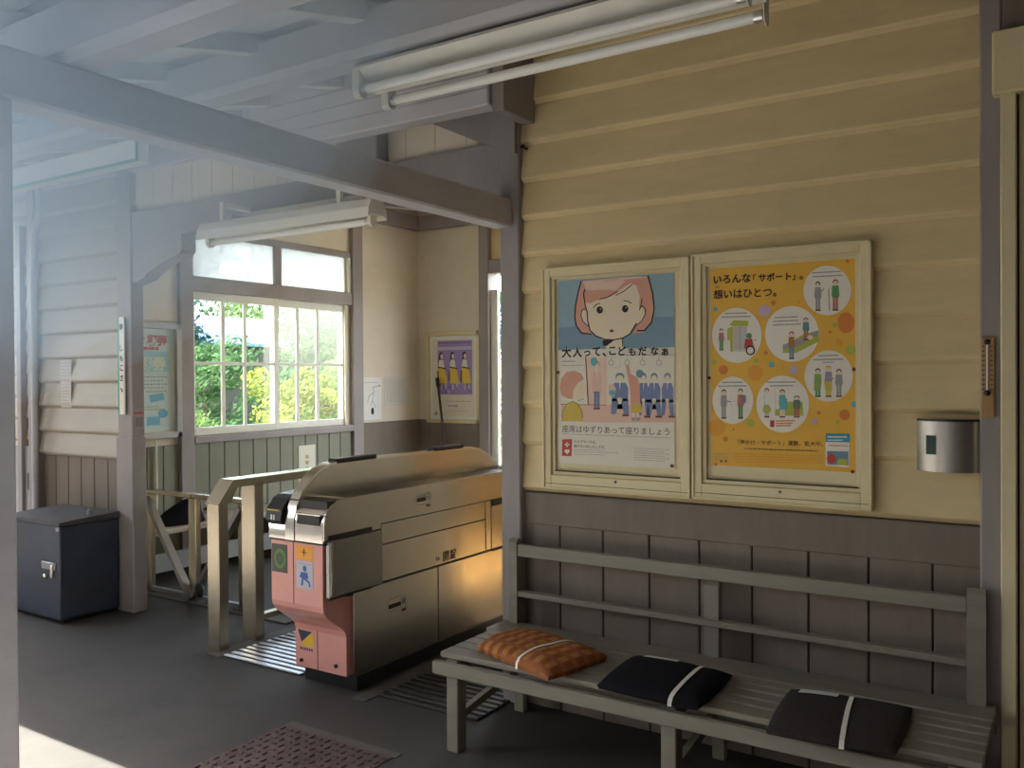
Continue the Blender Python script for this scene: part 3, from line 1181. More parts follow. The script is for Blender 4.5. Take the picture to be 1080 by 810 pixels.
def pass_fig(cx, top_, foot, w, coat, legs, hairc, seated=False, L=2):
    h = foot - top_
    q.ell(cx, top_ + 0.10 * h, 0.19 * w + 6, 0.085 * h, hairc, L + 1)
    q.ell(cx, top_ + 0.13 * h, 0.15 * w + 4, 0.062 * h, SKIN, L + 2)
    q.poly([(cx - w * .30, top_ + .24 * h), (cx + w * .30, top_ + .24 * h), (cx + w * .46, top_ + .36 * h), (cx + w * .44, top_ + .66 * h), (cx - w * .44, top_ + .66 * h), (cx - w * .46, top_ + .36 * h)], coat, L)
    q.poly([(cx - .05 * w, top_ + .2 * h), (cx + .05 * w, top_ + .2 * h), (cx, top_ + .42 * h)], WHT, L + 1)
    if seated:
        for sx in (-1, 1):
            q.poly([(cx + sx * .44 * w, top_ + .60 * h), (cx + sx * .05 * w, top_ + .60 * h), (cx + sx * .22 * w, top_ + .95 * h), (cx + sx * .50 * w, top_ + .95 * h)], legs, L)
            q.rect(cx + sx * .25 * w - 14, foot - 14, cx + sx * .25 * w + 20 * sx + 8, foot, BRN, L + 1)
        q.ell(cx, top_ + .62 * h, .16 * w, .05 * h, SKIN, L + 3)
    else:
        for sx in (-1, 1):
            q.rect(cx + sx * .14 * w - 9, top_ + .64 * h, cx + sx * .14 * w + 9, foot, legs, L)
            q.rect(cx + sx * .14 * w - 12, foot - 10, cx + sx * .14 * w + 12, foot, BRN, L + 1)


pass_fig(278, 60, 385, 70, SALMON, SUITB, HAIR)
q.ell(260, 70, 22, 28, CYAN, 5)
pass_fig(430, 140, 430, 120, SUITB, SUITB, DENIM, True)
q.poly([(355, 225), (385, 215), (405, 250), (395, 300), (360, 300)], SALMON, 4)
q.ell(380, 275, 22, 18, CYAN, 5)
pass_fig(655, 140, 440, 90, SUITB, SUITB, DENIM, True)
pass_fig(742, 140, 440, 84, SUITB, SUITB, DENIM, True)
pass_fig(585, 140, 440, 70, SUITB, SUITB, DENIM, True)
q.rect(385, 350, 455, 382, INK, 1)
q.rect(610, 352, 690, 385, INK, 1)
q.poly([(470, 100), (490, 95), (500, 150), (545, 175), (560, 230), (565, 350), (500, 352), (495, 230), (480, 160)], HAIR, 5)
q.ell(560, 150, 24, 26, DENIM, 5)
q.poly([(500, 350), (568, 348), (575, 405), (505, 407)], MUST, 6)
for lx in (520, 550):
    q.rect(lx - 7, 405, lx + 7, 440, SKIN, 5)
    q.rect(lx - 12, 438, lx + 12, 458, GREY, 6)
# lower text
q.raw([(PX0, PZ0), (PX1, PZ0), (PX1, c2(0, 466)[1]), (PX0, c2(0, 462)[1])], PAPERW, 4)
q.text('座席はゆずりあって座りましょう', 52, 530, 755, INK, 6, y1=553)
q.dashes(52, 545, 760, 572, 5, GREY, 6, 40, 5)
q.poly([(52, 582), (116, 580), (113, 692), (50, 690)], RED, 6)
q.rect(78, 600, 90, 632, WHT, 7)
q.rect(68, 610, 100, 621, WHT, 7)
q.poly([(84, 680), (66, 660), (70, 648), (80, 647), (84, 653), (88, 647), (98, 648), (102, 660)], WHT, 7)
q.text('ヘルプマークは、', 130, 603, 275, INK, 6, bold=0.01)
q.text('座りたいのしるしです。', 130, 633, 335, INK, 6, bold=0.01)
for k in range(3):
    q.dashes(130, 650 + k * 15, 330 + (k == 1) * 90, 654 + k * 15, 4, GREY, 6, 16, 10 + k)
for k in range(6):
    q.dashes(525, 640 + k * 15, 755 - (k % 2) * 30, 650 + k * 15, 4, GREY, 6, 16, 20 + k)
mb.build('printed_sheet', t)
pins(t, [(c2(25, 142)), (c2(772, 755))])

# yellow support poster
QX0, QX1, QZ0, QZ1 = -1.193, -0.663, 1.101, 1.858
t = thing('poster', 'yellow poster with coloured dots and six round pictures of people being helped', 'poster', ((QX0 + QX1) / 2, YP, QZ0), 'posters in the notice boards')
mb = MB()
mb.box(QX0, QX1, YP - 0.0006, YP, QZ0, QZ1, YEL)
c3 = lambda x, y: (lambda v: (v.x, v.z))(at(745 + x / 6.75, 270 + y / 6.75, y=YP))
c4 = lambda x, y: (lambda v: (v.x, v.z))(at(745 + x / 6.75, 380 + y / 6.75, y=YP))
pr = Print(mb, c3, 'y', YP - 0.0004)
q = Print(mb, c4, 'y', YP - 0.0004)
for seg, xa, xb in (('いろんな', 52, 318), ('「', 334, 354), ('サポート', 372, 604), ('」', 614, 634), ('。', 664, 690)):
    pr.text(seg, xa, 195 - (xa - 52) * 0.052, xb, INK, 5, bold=0.025, y1=195 - (xb - 52) * 0.052)
pr.text('想いはひとつ。', 52, 302, 500, INK, 5, bold=0.018, y1=282)
pr.text('おも', 65, 230, 98, INK, 5)
# dots
for cx, cy, r_, m_ in ((65, 378, 16, CYAN), (415, 390, 44, LILAC), (478, 333, 18, ORG), (1005, 38, 14, ORG), (915, 490, 18, LIME), (882, 540, 12, ORG), (945, 615, 26, YELD), (1030, 665, 36, LIME), (425, 690, 14, ORG), (355, 745, 18, LIME), (465, 772, 22, CYAN), (60, 752, 18, LIME), (660, 330, 12, YELD)):
    pr.ell(cx, cy, r_, r_, m_, 1)
pr.ell(995, 475, 60, 75, ORG, 1, 30)
for cx, cy, r_, m_ in ((122, 68, 33, ORG), (350, 90, 55, YELD), (620, 70, 32, LILAC), (315, 445, 28, LIME), (802, 373, 15, ORG), (985, 388, 38, ORG), (768, 433, 22, LILAC), (936, 440, 16, LIME), (1055, 312, 24, CYAN), (138, 560, 18, ORG), (195, 492, 8, ORG), (68, 740, 12, ORG), (1052, 64, 14, BRN)):
    q.ell(cx, cy, r_, r_ * 1.02, m_, 1)
q.ell(75, 480, 62, 60, YELD, 1)


def mini(P, cx, top_, foot, w, shirt, legs, hairc, L=4, bag=None):
    h = foot - top_
    P.ell(cx, top_ + .09 * h, .30 * w, .085 * h, hairc, L)
    P.ell(cx, top_ + .12 * h, .22 * w, .065 * h, SKIN, L + 1)
    P.poly([(cx - .34 * w, top_ + .20 * h), (cx + .34 * w, top_ + .20 * h), (cx + .42 * w, top_ + .50 * h), (cx + .34 * w, top_ + .58 * h), (cx - .34 * w, top_ + .58 * h), (cx - .42 * w, top_ + .50 * h)], shirt, L)
    for sx in (-1, 1):
        P.rect(cx + sx * .15 * w - .13 * w, top_ + .56 * h, cx + sx * .15 * w + .13 * w, foot - .03 * h, legs, L)
        P.rect(cx + sx * .15 * w - .16 * w, foot - .05 * h, cx + sx * .15 * w + .18 * w, foot, BRN, L + 1)
    if bag:
        P.ell(cx + .5 * w, top_ + .35 * h, .2 * w, .14 * h, bag, L)


# circle 1: two people talking, a stick
pr.ell(862, 245, 170, 176, WHT, 2, 44)
pr.dashes(755, 120, 960, 110, 9, GREY, 4, 16, 31)
pr.dashes(760, 148, 962, 138, 9, GREY, 4, 16, 32)
mini(pr, 795, 180, 392, 60, GREY, GREY, BRN)
pr.line([(810, 260), (838, 235)], 8, GREY, 5)
mini(pr, 920, 165, 390, 66, GRN, ink('brick', (0.42, 0.14, 0.11)), RED)
pr.line([(872, 235), (878, 390)], 5, BRN, 5)
pr.line([(895, 230), (868, 240)], 10, SKIN, 5)
# circle 2: lift and wheelchair
pr.ell(218, 565, 176, 196, WHT, 2, 44)
pr.dashes(135, 410, 290, 405, 9, GREY, 4, 12, 33)
pr.dashes(112, 436, 315, 430, 9, GREY, 4, 16, 34)
pr.poly([(165, 490), (195, 458), (300, 462), (300, 500), (190, 500)], LIME, 3)
pr.poly([(150, 520), (190, 500), (190, 680), (172, 680), (170, 600), (150, 600)], LIME, 3)
pr.rect(192, 502, 290, 668, GREYL, 3)
pr.line([(240, 502), (240, 668)], 4, GREY, 4)
pr.line([(178, 674), (290, 676)], 4, GREY, 4)
mini(pr, 108, 515, 672, 48, ink('mauve rose', (0.36, 0.18, 0.17)), GRN, BRN)
pr.ell(305, 568, 20, 20, GRN, 5)
pr.poly([(278, 590), (325, 588), (335, 650), (270, 660)], RED, 5)
pr.line([(315, 672 - 30), (315, 645)], 3, INK, 6)
pr.line([(315 + 28 * math.cos(a), 672 + 30 * math.sin(a)) for a in [i * PI / 10 for i in range(21)]], 9, INK, 7)
pr.ell(315, 672, 22, 24, WHT, 6)
pr.line([(335, 600), (362, 598)], 4, RED, 6)
# circle 3: seats
pr.ell(610, 555, 192, 198, WHT, 2, 44)
for k, (a, b) in enumerate(((490, 655), (480, 655), (475, 670))):
    pr.dashes(a, 440 + k * 26, b, 432 + k * 26, 9, GREY, 4, 12, 36 + k)
pr.poly([(545, 640), (700, 555), (800, 530), (800, 610), (640, 690), (545, 690)], LIME, 3)
pr.poly([(545, 632), (640, 600), (800, 528), (800, 560), (640, 650), (545, 665)], GREY, 4)
mini(pr, 608, 535, 735, 58, ink('rust', (0.36, 0.16, 0.05)), DENIM, RED, 5)
pr.line([(625, 590), (655, 580)], 8, SKIN, 6)
mini(pr, 710, 438, 600, 58, ink('sea green', (0.10, 0.25, 0.24)), ink('rust', (0.36, 0.16, 0.05)), BRN, 5)
pr.ell(740, 580, 22, 16, SKIN, 6)
# circle 4: group
q.ell(872, 112, 172, 182, WHT, 2, 44)
pr.dashes(800, 712, 940, 706, 9, GREY, 4, 12, 41)
pr.dashes(765, 738, 975, 734, 9, GREY, 4, 18, 42)
q.dashes(830, 15, 905, 14, 8, GREY, 4, 6, 43)
mini(q, 795, 55, 262, 66, ink('spring', (0.22, 0.34, 0.07)), GRN, BRN)
q.poly([(770, 130), (822, 130), (815, 215), (768, 215)], ink('spring', (0.22, 0.34, 0.07)), 6)
mini(q, 870, 35, 262, 66, PURPLE, MUST, MUST)
q.poly([(838, 150), (895, 150), (895, 215), (850, 215)], MUST, 6)
mini(q, 945, 60, 262, 66, GREY, GREY, BRN)
q.line([(905, 130), (870, 120)], 10, GREY, 6)
# circle 5: hand signals
q.ell(190, 285, 145, 168, WHT, 2, 44)
q.dashes(115, 158, 260, 156, 9, GREY, 4, 12, 45)
q.dashes(88, 184, 285, 182, 9, GREY, 4, 16, 46)
mini(q, 125, 205, 416, 56, GREY, GREY, BRN)
q.line([(140, 290), (175, 295)], 9, GREY, 5)
mini(q, 245, 200, 416, 56, ink('brick', (0.42, 0.14, 0.11)), GRN, BRN, 4, DENIM)
for k in range(5):
    q.ell(185 + 12 * math.cos(k * 1.25), 292 + 30 * math.sin(k * 1.25), 3, 4, GREYL, 5)
# circle 6: priority seat
q.ell(545, 312, 188, 202, WHT, 2, 44)
q.dashes(432, 156, 640, 154, 9, GREY, 4, 16, 48)
q.dashes(455, 182, 620, 180, 9, GREY, 4, 14, 49)
q.poly([(490, 350), (560, 345), (570, 295), (685, 295), (692, 395), (490, 395)], LIME, 3)
mini(q, 432, 195, 408, 54, WHT, GREYL, RED)
q.line([(415, 240), (415, 330)], 3, GREY, 5)
q.ell(432, 350, 28, 26, LIME, 6)
mini(q, 542, 205, 408, 62, CYAN, SKIN, BRN)
q.poly([(520, 270), (575, 270), (578, 350), (520, 352)], CYAN, 6)
mini(q, 645, 250, 408, 66, ink('moss', (0.12, 0.18, 0.10)), ink('brick', (0.42, 0.14, 0.11)), BRN)
q.line([(490, 195), (492, 390)], 3, GREYL, 4)
q.poly([(455, 428), (485, 428), (485, 475), (455, 475)], RED, 4)
for k in range(3):
    q.dashes(498, 432 + k * 17, 630 - k * 15, 430 + k * 17, 9, ORG, 4, 9, 52 + k)
# foot of the poster
q.text('「声かけ・サポート」運動、拡大中。', 228, 596, 832, INK, 5, y1=610)
q.dashes(272, 628, 795, 646, 8, BRN, 4, 22, 55)
for k in range(4):
    q.dashes(200, 664 + k * 19, 830, 680 + k * 17, 8, YELD, 3, 40, 56 + k)
for k in range(3):
    q.dashes(60, 664 + k * 20, 150, 664 + k * 20, 5, GREY, 3, 5, 60 + k)
q.rect(100, 710, 116, 726, BRN, 4)
q.rect(132, 710, 148, 726, BRN, 4)
q.poly([(850, 520), (1022, 522), (1018, 762), (850, 750)], WHT, 3)
q.poly([(850, 520), (1022, 522), (1022, 585), (850, 580)], ink('teal blue', (0.05, 0.28, 0.36)), 4)
q.dashes(865, 545, 1000, 545, 9, WHT, 5, 10, 65)
q.dashes(865, 568, 970, 568, 7, WHT, 5, 8, 66)
q.dashes(870, 606, 1005, 608, 6, RED, 5, 10, 67)
q.poly([(860, 645), (1012, 650), (1010, 748), (860, 742)], DENIM, 4)
q.ell(890, 700, 32, 36, RED, 5)
q.poly([(925, 742), (945, 700), (1005, 705), (1005, 748)], LIME, 5)
mb.build('printed_sheet', t)
pins(t, [c4(22, 125), c4(1042, 792), c4(1052, 64)])

# ------------------------------------------------------------------ ticket gate
GX0, GX1, GY1 = -3.14, -2.79, 4.48
t = thing('ticket_gate', 'stainless steel automatic ticket gate with a pink front end at the passage mouth', 'ticket gate', (-2.965, 3.6, 0))
mb = MB()
mb.box(GX0 + 0.01, GX1 + 0.002, 2.975, GY1 - 0.03, 0.0, 0.075, BLACKP, 0.004)
mb.build('plinth', t)
mb = MB()
mb.prism([(2.99, 0.075), (GY1 - 0.01, 0.075), (GY1 - 0.01, 0.895), (2.80, 0.895), (2.80, 0.47), (2.99, 0.44)], 'x', GX0 + 0.004, GX1 - 0.006, mat('dark steel core', (0.05, 0.047, 0.043), 0.5, 0.6))
mb.build('body', t)


def panel(name, y0, y1, z0, z1, m=STEEL, d=0.0, bev=0.002):
    mb_ = MB()
    mb_.box(GX1 - 0.008, GX1 + d, y0, y1, z0, z1, m, bev)
    return mb_.build(name, t)


mb = MB()
mb.prism([(2.774, 0.728), (2.774, 0.80), (2.784, 0.845), (2.812, 0.878), (2.86, 0.896), (2.92, 0.90), (GY1, 0.90), (GY1, 0.752), (3.147, 0.752), (3.147, 0.728)], 'x', GX1 - 0.008, GX1, STEEL)
mb.build('upper_side_panel', t)
panel('middle_side_panel', 3.150, 4.020, 0.650, 0.748)
panel('middle_side_panel', 3.150, 4.020, 0.472, 0.646)
panel('lower_side_panel', 2.958, 3.584, 0.078, 0.462)
panel('lower_side_panel', 3.590, GY1, 0.078, 0.462)
panel('end_side_panel', 4.027, 4.075, 0.472, 0.748)
panel('end_side_panel', 4.082, GY1, 0.472, 0.715)
bx = panel('flap_box', 2.79, 3.143, 0.470, 0.722, mat('dim steel', (0.32, 0.31, 0.29), 0.38, 1.0, var=0.05), 0.016, 0.004)
mb = MB()
mb.box(GX1 - 0.004, GX1 + 0.004, 2.80, 3.08, 0.724, 0.746, BLACKP)
mb.build('gap', t)
mb = MB()
mb.box(GX1 - 0.004, GX1 + 0.003, 2.80, 3.08, 0.458, 0.470, BLACKP)
mb.build('gap', t)
mb = MB()
mb.box(GX1 + 0.0, GX1 + 0.0175, 2.795, 2.812, 0.478, 0.716, STEELB, 0.003)
mb.build('trim_strip', bx)
mb = MB()
mb.box(GX1 - 0.002, GX1 + 0.003, 4.09, 4.30, 0.718, 0.746, BLACKM)
mb.build('gap', t)
mb = MB()
mb.box(GX1 - 0.002, GX1 + 0.003, 4.09, 4.30, 0.458, 0.470, BLACKM)
mb.build('gap', t)
# pink shell
mb = MB()
arc = [(2.785 + 0.145 * (1 - math.cos(a)), 0.375 - 0.19 * math.sin(a) * 1.0) for a in [i * PI / 2 / 8 for i in range(9)]]
prof = [(2.785, 0.705)] + [(2.785, 0.425), (2.79, 0.40), (2.812, 0.372), (2.86, 0.335), (2.90, 0.308), (2.922, 0.285), (2.93, 0.258), (2.93, 0.078), (2.992, 0.078), (2.992, 0.44), (2.99, 0.46), (2.85, 0.47), (2.85, 0.705)]
mb.prism(prof, 'x', GX0, GX1 - 0.022, PINK)
mb.box(GX1 - 0.03, GX1 - 0.012, 2.825, 2.955, 0.46, 0.705, mat('dark pink edge', (0.25, 0.09, 0.08), 0.5))
sh = mb.build('front_shell', t)
mb = MB()
xs = -2.995
mb.box(xs - 0.0015, xs + 0.0015, 2.7835, 2.787, 0.42, 0.705, BLACKM)
mb.build('seam', sh)
mb = MB()
mb.box(xs - 0.0015, xs + 0.0015, 2.9285, 2.932, 0.078, 0.265, BLACKM)
mb.build('seam', sh)
mb = MB()
mb.box(GX0 - 0.002, GX1 + 0.001, 2.778, 2.86, 0.705, 0.713, BLACKM)
mb.build('seam', t)

# front stickers
FY = 2.785


def sticker(name, x0, x1, z0, z1, m, parent=sh, y=FY):
    mb_ = MB()
    mb_.box(x0, x1, y - 0.0015, y + 0.001, z0, z1, m)
    return mb_, name, parent


mb, n_, p_ = sticker('green_ring_sign', GX0 + 0.004, -3.034, 0.555, 0.685, ink('sign grey', (0.08, 0.07, 0.06)))
pr = Print(mb, lambda a, z: (a, z), 'y', FY - 0.001)
RG = ink('ring green', (0.08, 0.22, 0.03))
pr.ell(-3.082, 0.618, 0.038, 0.046, RG, 1)
pr.ell(-3.082, 0.618, 0.024, 0.030, ink('sign grey', (0.08, 0.07, 0.06)), 2)
pr.ell(-3.082, 0.618, 0.012, 0.014, ink('dull green', (0.07, 0.11, 0.04)), 3)
mb.build(n_, p_)
mb, n_, p_ = sticker('orange_notice', -2.978, -2.872, 0.628, 0.692, ink('notice orange', (0.78, 0.33, 0.04)))
pr = Print(mb, lambda a, z: (a, z), 'y', FY - 0.001)
pr.line([(-2.925, 0.645), (-2.925, 0.680)], 0.004, INK, 2)
pr.line([(-2.945, 0.664), (-2.905, 0.662)], 0.0025, INK, 2)
pr.line([(-2.976, 0.643), (-2.874, 0.641)], 0.003, YEL, 2)
pr.ell(-2.925, 0.665, 0.011, 0.013, ink('amber', (0.6, 0.22, 0.03)), 1)
mb.build(n_, p_)
mb, n_, p_ = sticker('picture_notice', -2.974, -2.872, 0.500, 0.622, ink('notice pale', (0.45, 0.46, 0.50)))
pr = Print(mb, lambda a, z: (a, z), 'y', FY - 0.001)
NB = ink('notice blue', (0.07, 0.10, 0.34))
pr.ell(-2.922, 0.590, 0.012, 0.014, NB, 1)
pr.poly([(-2.945, 0.573), (-2.905, 0.573), (-2.898, 0.545), (-2.955, 0.548)], NB, 1)
pr.line([(-2.935, 0.548), (-2.940, 0.515)], 0.012, NB, 1)
pr.line([(-2.930, 0.548), (-2.895, 0.530), (-2.890, 0.512)], 0.010, NB, 1)
pr.line([(-2.965, 0.612), (-2.885, 0.610)], 0.003, GREY, 1)
mb.build(n_, p_)
FY2 = 2.93
mb = MB()
pr = Print(mb, lambda a, z: (a, z), 'y', FY2)
pr.poly([(-3.125, 0.252), (-3.03, 0.250), (-3.10, 0.195)], ink('navy', (0.03, 0.03, 0.06)), 1)
pr.poly([(-3.03, 0.250), (-3.018, 0.180), (-3.11, 0.180)], ink('warning yellow', (0.72, 0.46, 0.02)), 1)
for k in range(6):
    pr.rect(-3.112 + k * 0.015, 0.158, -3.102 + k * 0.015, 0.170, ink('navy', (0.03, 0.03, 0.06)), 1)
mb.build('warning_sticker', sh)
for x, z in ((-3.10, 0.108), (-2.875, 0.118)):
    mb = MB()
    mb.tube([(x, 2.932, z), (x, 2.922, z)], 0.009, BLACKP, 12)
    mb.build('lock', sh)

# steel cap over the front
mb = MB()
prof = [(2.772, 0.714), (2.772, 0.80), (2.785, 0.845), (2.82, 0.878), (2.87, 0.893), (2.95, 0.897), (2.95, 0.714)]
mb.prism(prof, 'x', -2.972, GX1 - 0.0085, STEELB, True)
mb.build('ticket_side_cap', t)
mb = MB()
mb.box(-2.955, -2.812, 2.768, 2.776, 0.792, 0.836, BLACKP, 0.002)
mb.box(-2.962, -2.805, 2.764, 2.780, 0.836, 0.842, STEELB)
mb.build('ticket_slot', t)
mb = MB()
prof = [(2.772, 0.714), (2.772, 0.785), (2.80, 0.82), (2.86, 0.875), (2.95, 0.89), (2.95, 0.714)]
mb.prism(prof, 'x', GX0, -3.032, STEELB, True)
mb.build('reader_side_cap', t)
mb = MB()
prof = [(2.758, 0.782), (2.751, 0.80), (2.758, 0.848), (2.80, 0.895), (2.83, 0.908), (2.87, 0.908), (2.88, 0.86), (2.82, 0.78)]
mb.prism(prof, 'x', GX0 + 0.0, -3.04, BLACKP)
r_ = mb.build('card_reader', t)
mb = MB()
mb.box(GX0 + 0.01, -3.05, 2.7535, 2.7605, 0.842, 0.848, ink('reader yellow', (0.55, 0.42, 0.05)))
mb.box(-3.105, -3.097, 2.7505, 2.757, 0.800, 0.824, WHITEE)
mb.box(-3.088, -3.080, 2.7505, 2.757, 0.800, 0.824, WHITEE)
mb.build('card_mark', r_)
mb = MB()
mb.prism([(2.835, 0.910), (2.90, 0.917), (2.95, 0.917), (2.95, 0.89), (2.86, 0.89)], 'x', GX0 + 0.01, -3.04, mat('blue reader top', (0.20, 0.30, 0.45), 0.15))
mb.build('reader_window', t)
# long raised ridge with an arched nose
ridge = [(2.768, 0.714), (2.768, 0.80), (2.785, 0.862), (2.82, 0.925), (2.87, 0.98), (2.935, 1.022), (3.0, 1.042), (3.08, 1.05), (4.16, 1.038), (4.24, 1.022), (4.32, 0.985), (4.40, 0.93), (4.46, 0.885), (4.48, 0.84), (4.48, 0.714)]
mb = MB()
mb.prism(ridge, 'x', -3.030, -2.974, STEELB, True)
rg = mb.build('ridge', t)
mb = MB()
in_ = [(y * 0.985 + 3.6 * 0.015, z - 0.012) for y, z in ridge[2:13]]
mb.prism([(2.83, 0.86)] + in_[1:] + [(4.44, 0.86)], 'x', -2.975, -2.9715, STEEL)
mb.build('ridge_side', rg)
for y0, y1 in ((3.04, 3.33), (3.80, 4.07)):
    mb = MB()
    mb.box(-3.032, -2.972, y0, y1, 1.034, 1.060, BLACKP, 0.006)
    mb.build('sensor_cover', rg)
mb = MB()
mb.prism([(2.95, 0.893), (4.30, 0.893), (4.42, 0.905), (GY1, 0.897), (GY1, 0.88), (2.95, 0.88)], 'x', -2.974, GX1 - 0.004, mat('dark tray top', (0.04, 0.045, 0.055), 0.12, 0.0, spec=0.8))
mb.build('tray_top', t)
mb = MB()
mb.prism([(2.95, 0.89), (GY1, 0.89), (GY1, 0.87), (2.95, 0.87)], 'x', GX0, -3.03, STEEL)
mb.build('left_tray_top', t)
mb = MB()
mb.box(GX0, GX0 + 0.006, 2.992, GY1, 0.078, 0.872, STEEL)
mb.build('far_side_panel', t)
mb = MB()
mb.box(GX0 + 0.004, GX1 - 0.004, GY1 - 0.012, GY1, 0.078, 0.88, STEEL)
mb.build('rear_end', t)
# pull handles with outlined stickers, lock and label
for y0, y1, z0, z1 in ((3.41, 3.535, 0.803, 0.857), (3.19, 3.335, 0.315, 0.375)):
    mb = MB()
    pr = Print(mb, lambda a, z: (a, z), 'x', GX1)
    w = y1 - y0
    outline = [(y0, z0 + 0.012), (y0 + .012, z0), (y1 - .012, z0), (y1, z0 + .012), (y1, z1 - .012), (y1 - .012, z1), (y0 + .012, z1), (y0, z1 - .012), (y0, z0 + .012)]
    pr.line(outline, 0.0022, GREY, 1)
    pr.rect(y1 - 0.045, z0 + 0.016, y1 - 0.008, z1 - 0.008, ink('handle pale', (0.55, 0.52, 0.46)), 1)
    pr.rect(y1 - 0.036, z0 + 0.020, y1 - 0.030, z1 - 0.014, INK, 2)
    pr.rect(y1 - 0.022, z0 + 0.020, y1 - 0.016, z1 - 0.014, INK, 2)
    pr.rect(y1 - 0.040, z0 - 0.016, y1 - 0.012, z0 - 0.004, BRN, 2)
    mb.box(GX1 - 0.001, GX1 + 0.004, y0 + 0.012, y1 - 0.05, z0 + 0.016, z0 + 0.034, BLACKP, 0.001)
    mb.build('pull_handle', t)
mb = MB()
mb.tube([(GX1 - 0.002, 3.585, 0.505), (GX1 + 0.004, 3.585, 0.505)], 0.013, STEELD, 14)
mb.tube([(GX1 + 0.003, 3.585, 0.505), (GX1 + 0.005, 3.585, 0.505)], 0.006, BLACKP, 10)
mb.build('key_lock', t)
mb = MB()
pr = Print(mb, lambda a, z: (a, z), 'x', GX1)
pr.text('開錠', 3.63, 0.485, 3.745, INK, 2, bold=0.01)
mb.build('lock_caption', t)

# ------------------------------------------------------------------ steel guide rails
t = thing('guide_handrail', 'square steel guide rail with a bent-down nose left of the ticket gate', 'handrail', (-3.85, 3.3, 0))
for y0, x0, x1, zt in ((3.015, -3.897, -3.803, 0.80), (3.245, -3.90, -3.79, 0.87)):
    mb = MB()
    mb.box(x0, x1, y0, y0 + 0.065, 0.0, zt, STEELV, 0.004)
    mb.build('post', t)
mb = MB()
mb.prism([(3.005, 0.782), (3.085, 0.782), (3.13, 0.862), (3.13, 0.905), (3.105, 0.905)], 'x', -3.90, -3.79, STEELV)
mb.prism([(3.13, 0.862), (4.40, 0.862), (4.40, 0.905), (3.13, 0.905)], 'x', -3.90, -3.79, STEELV)
mb.build('rail', t)
mb = MB()
mb.box(-3.90, -3.79, 4.33, 4.395, 0.0, 0.87, STEELV, 0.004)
mb.build('post', t)
mb = MB()
mb.box(-3.87, -3.82, 3.31, 4.33, 0.10, 0.13, STEELV, 0.003)
mb.build('low_rail', t)

t = thing('folding_barrier', 'low folding steel barrier with crossed diagonal bars in front of the passage bench', 'barrier', (-4.8, 3.61, 0))
for x0, x1 in ((-5.315, -5.24), (-4.84, -4.765), (-4.36, -4.285)):
    mb = MB()
    mb.box(x0, x1, 3.60, 3.64, 0.012, 0.675, STEELV, 0.004)
    mb.build('post', t)
for x0, x1 in ((-5.33, -4.81), (-4.80, -4.27)):
    mb = MB()
    mb.box(x0, x1, 3.592, 3.648, 0.675, 0.703, STEELV, 0.004)
    mb.build('top_rail', t)
    mb = MB()
    mb.box(x0 + 0.08, x1 - 0.01, 3.605, 3.635, 0.022, 0.05, STEELD, 0.003)
    mb.build('bottom_rail', t)
for a, b in (((-5.262, 3.59, 0.65), (-4.80, 3.59, 0.03)), ((-4.31, 3.59, 0.65), (-4.78, 3.59, 0.05))):
    mb = MB()
    mb.bar(a, b, 0.03, 0.05, mat('dim steel bar', (0.28, 0.26, 0.24), 0.4, 0.9), up=(0, 1, 0))
    mb.build('diagonal', t)
mb = MB()
mb.ball((-4.70, 3.575, 0.10), 0.04, BLACKP, 12, (1, 0.5, 1.3))
mb.build('caster', t)

# ------------------------------------------------------------------ lamps
TUBE_R = 0.0155
t = thing('fluorescent_lamp', 'twin white fluorescent fitting, unlit, close to the camera above the bench', 'lamp', (-1.35, 2.18, 2.4), 'fluorescent lamps')
LX0, LX1 = -2.0, -0.66
mb = MB()
yc, zt = 2.185, 2.452
mb.prism([(yc - 0.095, zt - 0.012), (yc - 0.088, zt), (yc + 0.088, zt), (yc + 0.095, zt - 0.012), (yc + 0.088, zt - 0.018), (yc + 0.028, zt - 0.062), (yc - 0.028, zt - 0.062), (yc - 0.088, zt - 0.018)], 'x', LX0 + 0.04, LX1, WHITEE)
mb.build('housing', t)
for y in (yc - 0.07, yc + 0.07):
    mb = MB()
    mb.tube([(LX0 + 0.075, y, 2.375), (LX1 - 0.035, y, 2.375)], TUBE_R, TUBEM, 20)
    tb = mb.build('tube', t)
    for a, b in ((LX0 + 0.062, LX0 + 0.085), (LX1 - 0.045, LX1 - 0.022)):
        mb = MB()
        mb.tube([(a, y, 2.375), (b, y, 2.375)], TUBE_R + 0.0008, ALU, 20)
        mb.build('end_cap', tb)
    for x0, s_ in ((LX0 + 0.045, 1), (LX1 - 0.005, -1)):
        mb = MB()
        pf = [(y - 0.021, zt - 0.02), (y - 0.021, 2.372)] + [(y + 0.021 * math.cos(a), 2.368 + 0.021 * math.sin(a)) for a in [PI + i * PI / 8 for i in range(9)]] + [(y + 0.021, zt - 0.02)]
        mb.prism(pf, 'x', x0 - 0.009, x0 + 0.016 * s_ + 0.004, WHITEE)
        mb.build('socket', t)

